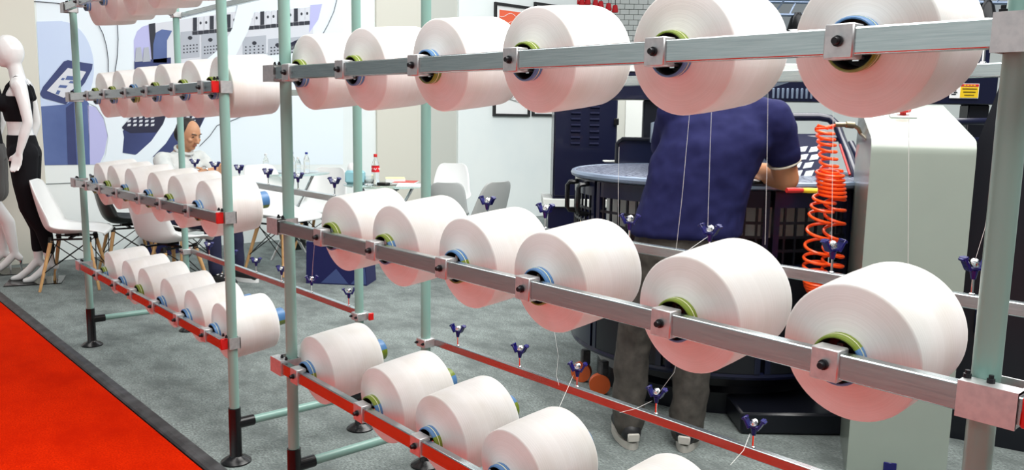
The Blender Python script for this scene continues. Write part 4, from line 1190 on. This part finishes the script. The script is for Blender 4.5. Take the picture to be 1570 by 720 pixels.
# grey enamel drive box on the right
gd = ground(1404, 2.95)
hd = math.atan2(ray(1215, 300).y, ray(1215, 300).x)
gbx = thing('machine_cabinet', 'tall grey green enamel machine cabinet with sloping top and red button', 'cabinet', gd, hd-PI/2)
wv = 0.170
z0 = 1.305; z1 = 1.438
side = [(0.0, 0.0), (0.0, z0-0.06), (0.006, z0-0.03), (0.022, z0-0.010), (0.05, z0), (0.80, z1), (0.80, 0.0)]
MB().prism([(-wv, y, z) for y, z in side], (2*wv, 0, 0)).build('cabinet_body', M['grey_box'], gbx, ang=35)
bp_ = MB().box((-0.02, 0.50, z0+(z1-z0)*0.6+0.004), (0.10, 0.09, 0.006), Matrix.Rotation(math.atan2(z1-z0, 0.75), 3, 'X'), 0.002).build('button_plate', M['white_enamel'], gbx)
MB().lathe([(0.012, 0.0), (0.012, 0.012), (0.028, 0.014), (0.030, 0.022), (0.024, 0.028)], 18, Matrix.Translation((-0.02, 0.50, z0+(z1-z0)*0.6+0.006)) @ Matrix.Rotation(math.atan2(z1-z0, 0.75), 4, 'X')).build('stop_button', M['sign_red'], gbx)
MB().box((-0.02, -0.003, 0.065), (0.045, 0.006, 0.05), None, 0.002).build('logo_plate', M['guide_blue'], gbx)
# black column at the right edge
d_ = 3.35
c0 = ground(1560, d_)
bc = thing('machine_column', 'black machine column at the right edge behind the near creel post', 'machine column', c0, math.atan2(ray(1560, 300).y, ray(1560, 300).x)-PI/2)
def cl(px, py): 
    v = Matrix.Rotation(-bc.rotation_euler.z, 3, 'Z') @ (at(px, py, d_)-c0); return v
A_, B_, D_ = cl(1499, 215), cl(1533, 132), cl(1640, 110)
MB().prism([(A_.x, 0, 0), (A_.x, 0, A_.z), (B_.x, 0, B_.z), (D_.x, 0, D_.z), (D_.x, 0, 0)], (0, 0.35, 0)).build('column_body', M['navy_dark'], bc, False)
MB().box((A_.x+0.10, -0.012, 0.55), (0.10, 0.024, 0.14), None, 0.006).build('column_bracket', M['navy'], bc)

# louvred control cabinet
cg = ground(893, 6.2)
cb = thing('control_cabinet', 'navy control cabinet with louvred door beyond the round table', 'cabinet', cg, CR)
sc6 = 6.2/FPX
hw = 0.5*95*sc6
def cz(py): return zat(893, py, cg)
MB().box((0, 0.2, (cz(305)+1.75)/2), (2*hw, 0.4, 1.75-cz(305)), None, 0.006).build('cabinet_body', M['navy'], cb)
dr = MB().box((0, -0.006, (cz(300)+1.72)/2), (2*hw-0.02, 0.016, 1.72-cz(300)), None, 0.003).build('door', M['navy'], cb)
for x in (-0.075, 0.065):
    for k in range(8):
        MB().prism([(x-0.035, -0.014, 1.16+0.045*k), (x+0.035, -0.014, 1.16+0.045*k), (x+0.035, -0.026, 1.172+0.045*k), (x-0.035, -0.026, 1.172+0.045*k)], (0, 0.004, 0.012)).build('louvre', M['navy_matte'], dr, False)
MB().box((hw-0.01, -0.025, 1.34), (0.035, 0.03, 0.05), None, 0.004).build('hinge', M['black_fit'], cb)
MB().box((-0.02, 0.2, (cz(305)+cz(317))/2), (2*hw+0.10, 0.46, cz(305)-cz(317)), None, 0.004).build('shelf_slab', M['white_enamel'], cb)
MB().box((-0.02, 0.2, cz(317)/2), (2*hw+0.02, 0.42, cz(317)-0.002), None, 0.006).build('lower_body', M['navy'], cb)
MB().box((-0.02, -0.013, cz(342)), (0.07, 0.004, 0.085)).build('warning_label', M['paper'], cb, False)
MB().prism([(-0.045, -0.016, cz(342)-0.028), (0.005, -0.016, cz(342)-0.028), (-0.02, -0.016, cz(342)+0.022)], (0, -0.001, 0)).build('warning_triangle', M['yellow'], cb, False)
MB().box((-0.02, -0.0185, cz(342)-0.008), (0.006, 0.002, 0.02)).build('warning_mark', M['hub'], cb, False)
# pale panel beside it
pg = ground(985, 6.9)
pn = thing('back_cabinet', 'pale grey cabinet behind the round table, left of the person', 'cabinet', pg, CR)
MB().box((0, 0.1, 0.95), (0.50, 0.2, 1.9), None, 0.01).build('panel_body', M['wall_grey'], pn)
MB().box((0.02, -0.004, 1.0), (0.40, 0.012, 1.6), None, 0.004).build('panel_door', M['white_enamel'], pn)

# tools and sheet on the table
TZ = 1.0945
pl = onZ(1226, 293, TZ+0.008)
root = thing('pliers', 'pliers with red and yellow handles lying on the machine table', 'pliers', (pl.x, pl.y, TZ), CR)
MB().tube([(-0.055, -0.02, 0.012), (-0.03, -0.012, 0.012), (0.02, 0.0, 0.012)], [0.009, 0.010, 0.008], 8).build('red_handle', M['sign_red'], root)
MB().tube([(0.06, -0.012, 0.012), (0.03, -0.008, 0.012), (0.0, 0.004, 0.012)], [0.009, 0.010, 0.008], 8).build('yellow_handle', M['yellow'], root)
MB().box((0.01, 0.02, 0.012), (0.03, 0.05, 0.012), None, 0.003).build('jaws', M['chrome'], root)
pl = onZ(1162, 280, TZ)
root = thing('clip_board', 'white sheet on a dark board under the hands', 'board', (pl.x, pl.y+0.02, TZ+0.001), CR+0.3)
MB().box((0, 0.02, 0.006), (0.16, 0.20, 0.012), None, 0.002).build('board', M['black_fit'], root)
MB().box((0, 0.02, 0.0135), (0.14, 0.18, 0.002)).build('sheet', M['paper'], root, False)

# orange coiled air hose with its coupling
def helix(path, r0, turns, n=22, squash=1.0, ph=0.0):
    P = []
    N = int(turns*n)
    for i in range(N+1):
        t = i/N
        s_ = t*(len(path)-1); k = min(int(s_), len(path)-2); f = s_-k
        c = path[k].lerp(path[k+1], f)
        r = r0(t) if callable(r0) else r0
        a = 2*PI*turns*t+ph
        P.append(c + R0*(r*math.cos(a)) + Vector((Fv.x, Fv.y, 0)).normalized()*(r*math.sin(a)) + Vector((0, 0, 0.006*math.sin(a))))
    return P
HD = 3.36
hr = ground(1268, HD)
hose = thing('air_hose', 'bright orange coiled air hose hanging before the machine', 'hose', hr)
def hp_(px, py, d=HD): return at(px, py, d)-hr
u_path = [hp_(1264, 196), hp_(1268, 225), hp_(1272, 262), hp_(1272, 276)]
MB().tube(helix(u_path, 0.034, 10), 0.0062, 7).build('upper_coil', M['orange'], hose)
MB().tube(helix([hp_(1272, 262), hp_(1274, 282), hp_(1276, 300)], 0.052, 6), 0.0066, 7).build('middle_coil', M['orange'], hose)
MB().tube(helix([hp_(1266, 298), hp_(1258, 330), hp_(1250, 390), hp_(1249, 422)], 0.045, 7.5), 0.0066, 7).build('left_coil', M['orange'], hose)
MB().tube(helix([hp_(1280, 292), hp_(1280, 330), hp_(1277, 390), hp_(1276, 424)], 0.040, 7, ph=1.0), 0.0066, 7).build('right_coil', M['orange'], hose)
MB().tube(helix([hp_(1252, 430), hp_(1254, 440), hp_(1258, 448)], 0.05, 5), 0.0066, 7).build('lower_coil', M['orange'], hose)
MB().tube([hp_(1300, 190), hp_(1280, 192), hp_(1262, 196), hp_(1250, 196), hp_(1254, 192), hp_(1270, 197)], 0.0062, 7).build('hose_end', M['orange'], hose)
cpl = MB().tube([hp_(1280, 191), hp_(1296, 191), hp_(1297, 191), hp_(1309, 192), hp_(1310, 193), hp_(1316, 197), hp_(1320, 206), hp_(1330, 214, 3.2)], [0.010, 0.010, 0.014, 0.014, 0.008, 0.008, 0.007, 0.007], 10).build('coupling', M['brass'], hose)

# ------------------------------------------------------------------ yarns
def strand(pts, label):
    P = [onY(x, y, DEP+yo) for x, y, yo in pts]
    o_ = MB().tube(P, 0.00055, 5).build('yarn_strand', M['yarn_thread'])
    tag(o_, label, 'yarn', 'single yarns running up from the guides')
strand([(1062, 120, 0.03), (1046, 300, 0.03), (1036, 388, 0.03)], 'single white yarn left of centre over the navy polo shirt')
strand([(1093, 110, 0.03), (1088, 250, 0.03), (1085, 356, 0.03)], 'single white yarn down the middle of the navy polo shirt')
strand([(1178, 100, 0.03), (1176, 250, 0.03), (1173, 375, 0.03)], 'single white yarn crossing the bent arm')
strand([(1278, 120, 0.03), (1276, 300, 0.03), (1275, 380, 0.03)], 'single white yarn in front of the orange hose')
strand([(1394, 150, 0.03), (1393, 300, 0.03), (1392, 440, 0.03)], 'single white yarn in front of the grey cabinet')
strand([(1525, 260, 0.03), (1510, 350, 0.03), (1494, 402, 0.03)], 'slanting white yarn beside the right creel post')
strand([(949, 225, 0.03), (948, 290, 0.03), (948, 345, 0.03)], 'single white yarn in front of the round machine table')
strand([(1086, 362, 0.03), (1060, 380, -0.05), (1030, 400, -0.2)], 'white yarn slanting from a guide down to the fifth middle spool')
strand([(1041, 535, 0.03), (1034, 570, 0.03), (1007, 606, 0.03)], 'single white yarn in front of the dark trouser leg')
strand([(1000, 614, 0.03), (975, 626, -0.02), (950, 632, -0.1)], 'white yarn running level from a lower guide')
strand([(850, 508, -0.1), (856, 545, -0.1), (853, 575, -0.1), (857, 590, -0.1)], 'crinkled white yarn end hanging under the fourth middle spool')
strand([(879, 575, 0.03), (868, 600, -0.05), (857, 625, -0.15)], 'white yarn slanting down to the fourth bottom spool')
strand([(1150, 664, 0.03), (1140, 690, -0.05), (1120, 712, -0.15)], 'white yarn slanting down to the last bottom spool')
P = [onY(x, y, -0.02) for x, y in ((482, 376), (480, 400), (478, 432))]
tag(MB().tube(P, 0.00055, 5).build('yarn_strand', M['yarn_thread']), 'single white yarn hanging in front of the navy carrier box', 'yarn', 'single yarns running up from the guides')

# ------------------------------------------------------------------ far hall above the partition
tw0 = at(975, 20, 14.5)
tl = thing('tiled_partition', 'white tiled partition far behind the top spools', 'partition', (tw0.x, tw0.y, 0), CR)
MB().box((0, 0.06, 1.95), (2.4, 0.1, 3.9)).build('backing', M['joint'], tl, False)
brick_me = MB().box((0, 0, 0), (0.155, 0.02, 0.083), bev=0.003).mesh('tile', M['white_enamel'])
for j in range(14):
    for i in range(14):
        x = -1.10+0.163*i+(0.08 if j % 2 else 0)
        if x > 1.15: continue
        b_ = ob('tile', brick_me, tl); b_.location = (x, -0.002, 2.62+0.091*j)
M['cone_red'] = mat('red_yarn', srgb(206, 30, 40), 0.7)
rk = thing('cone_shelf', 'white shelf carrying small red cones far behind the top spools', 'shelf', at(905, -12, 12.5), CR)
MB().box((0, 0, 0), (2.6, 0.2, 0.05)).build('shelf_board', M['white_enamel'], rk, False)
for x in (-1.2, 1.2): MB().box((x, 0.08, -1.6), (0.06, 0.06, 3.2)).build('shelf_post', M['white_enamel'], rk, False)
for i, (x, y) in enumerate(((824, -1), (883, 1), (892, 3), (901, 2), (913, 6), (921, 8), (933, 11), (943, 14), (880, -6), (896, -5))):
    p = at(x, y, 12.45)
    cn = thing('hanging_cone', 'small red yarn cone hanging under the far white shelf', 'yarn cone', p, 0, 'red cones under the far shelf')
    MB().lathe([(0.02, 0.06), (0.034, 0.055), (0.05, -0.03), (0.044, -0.05), (0.01, -0.055)], 12).build('cone_yarn', M['cone_red'], cn)
    MB().cyl((0, 0, 0.055), (0, 0, max(0.08, rk.location.z-p.z-0.024)), 0.006, n=6).build('hook', M['bolt'], cn)
M['lamp'] = mat('lamp_face', (1, 1, 1), 0.5, emit=((1, 0.98, 0.95), 4.0))
for i, (x, y, d, lb) in enumerate(((1222, 36, 15, 'roof truss with a bright lamp seen between the last two top spools'), (1512, 18, 14, 'roof truss with a bright lamp above the right creel post'))):
    p = at(x, y, d)
    tr = thing('lighting_truss', lb, 'truss', p, CR)
    for (dy, dz) in ((-0.15, 0.15), (0.15, 0.15), (0, -0.1)):
        MB().cyl((-1.2, dy, dz+0.25), (1.2, dy, dz+0.25), 0.03, n=8).build('chord', M['rim'], tr)
    for k in range(8):
        s = 1 if k % 2 else -1
        MB().cyl((-1.05+0.3*k, 0, 0.15), (-0.90+0.3*k, 0.15*s, 0.40), 0.015, n=6).build('lacing', M['rim'], tr)
    lm = MB().lathe([(0.05, 0.20), (0.12, 0.10), (0.18, -0.12)], 18, None, True, False).build('lamp_hood', M['black_fit'], tr)
    MB().lathe([(0.165, -0.10), (0.05, -0.13)], 18).build('lamp_glass', M['lamp'], lm)
    for sx in (-1.1, 1.1): MB().cyl((sx, 0, 0.3), (sx, 0, 6.5-p.z), 0.01, n=6).build('drop_cable', M['bolt'], tr)
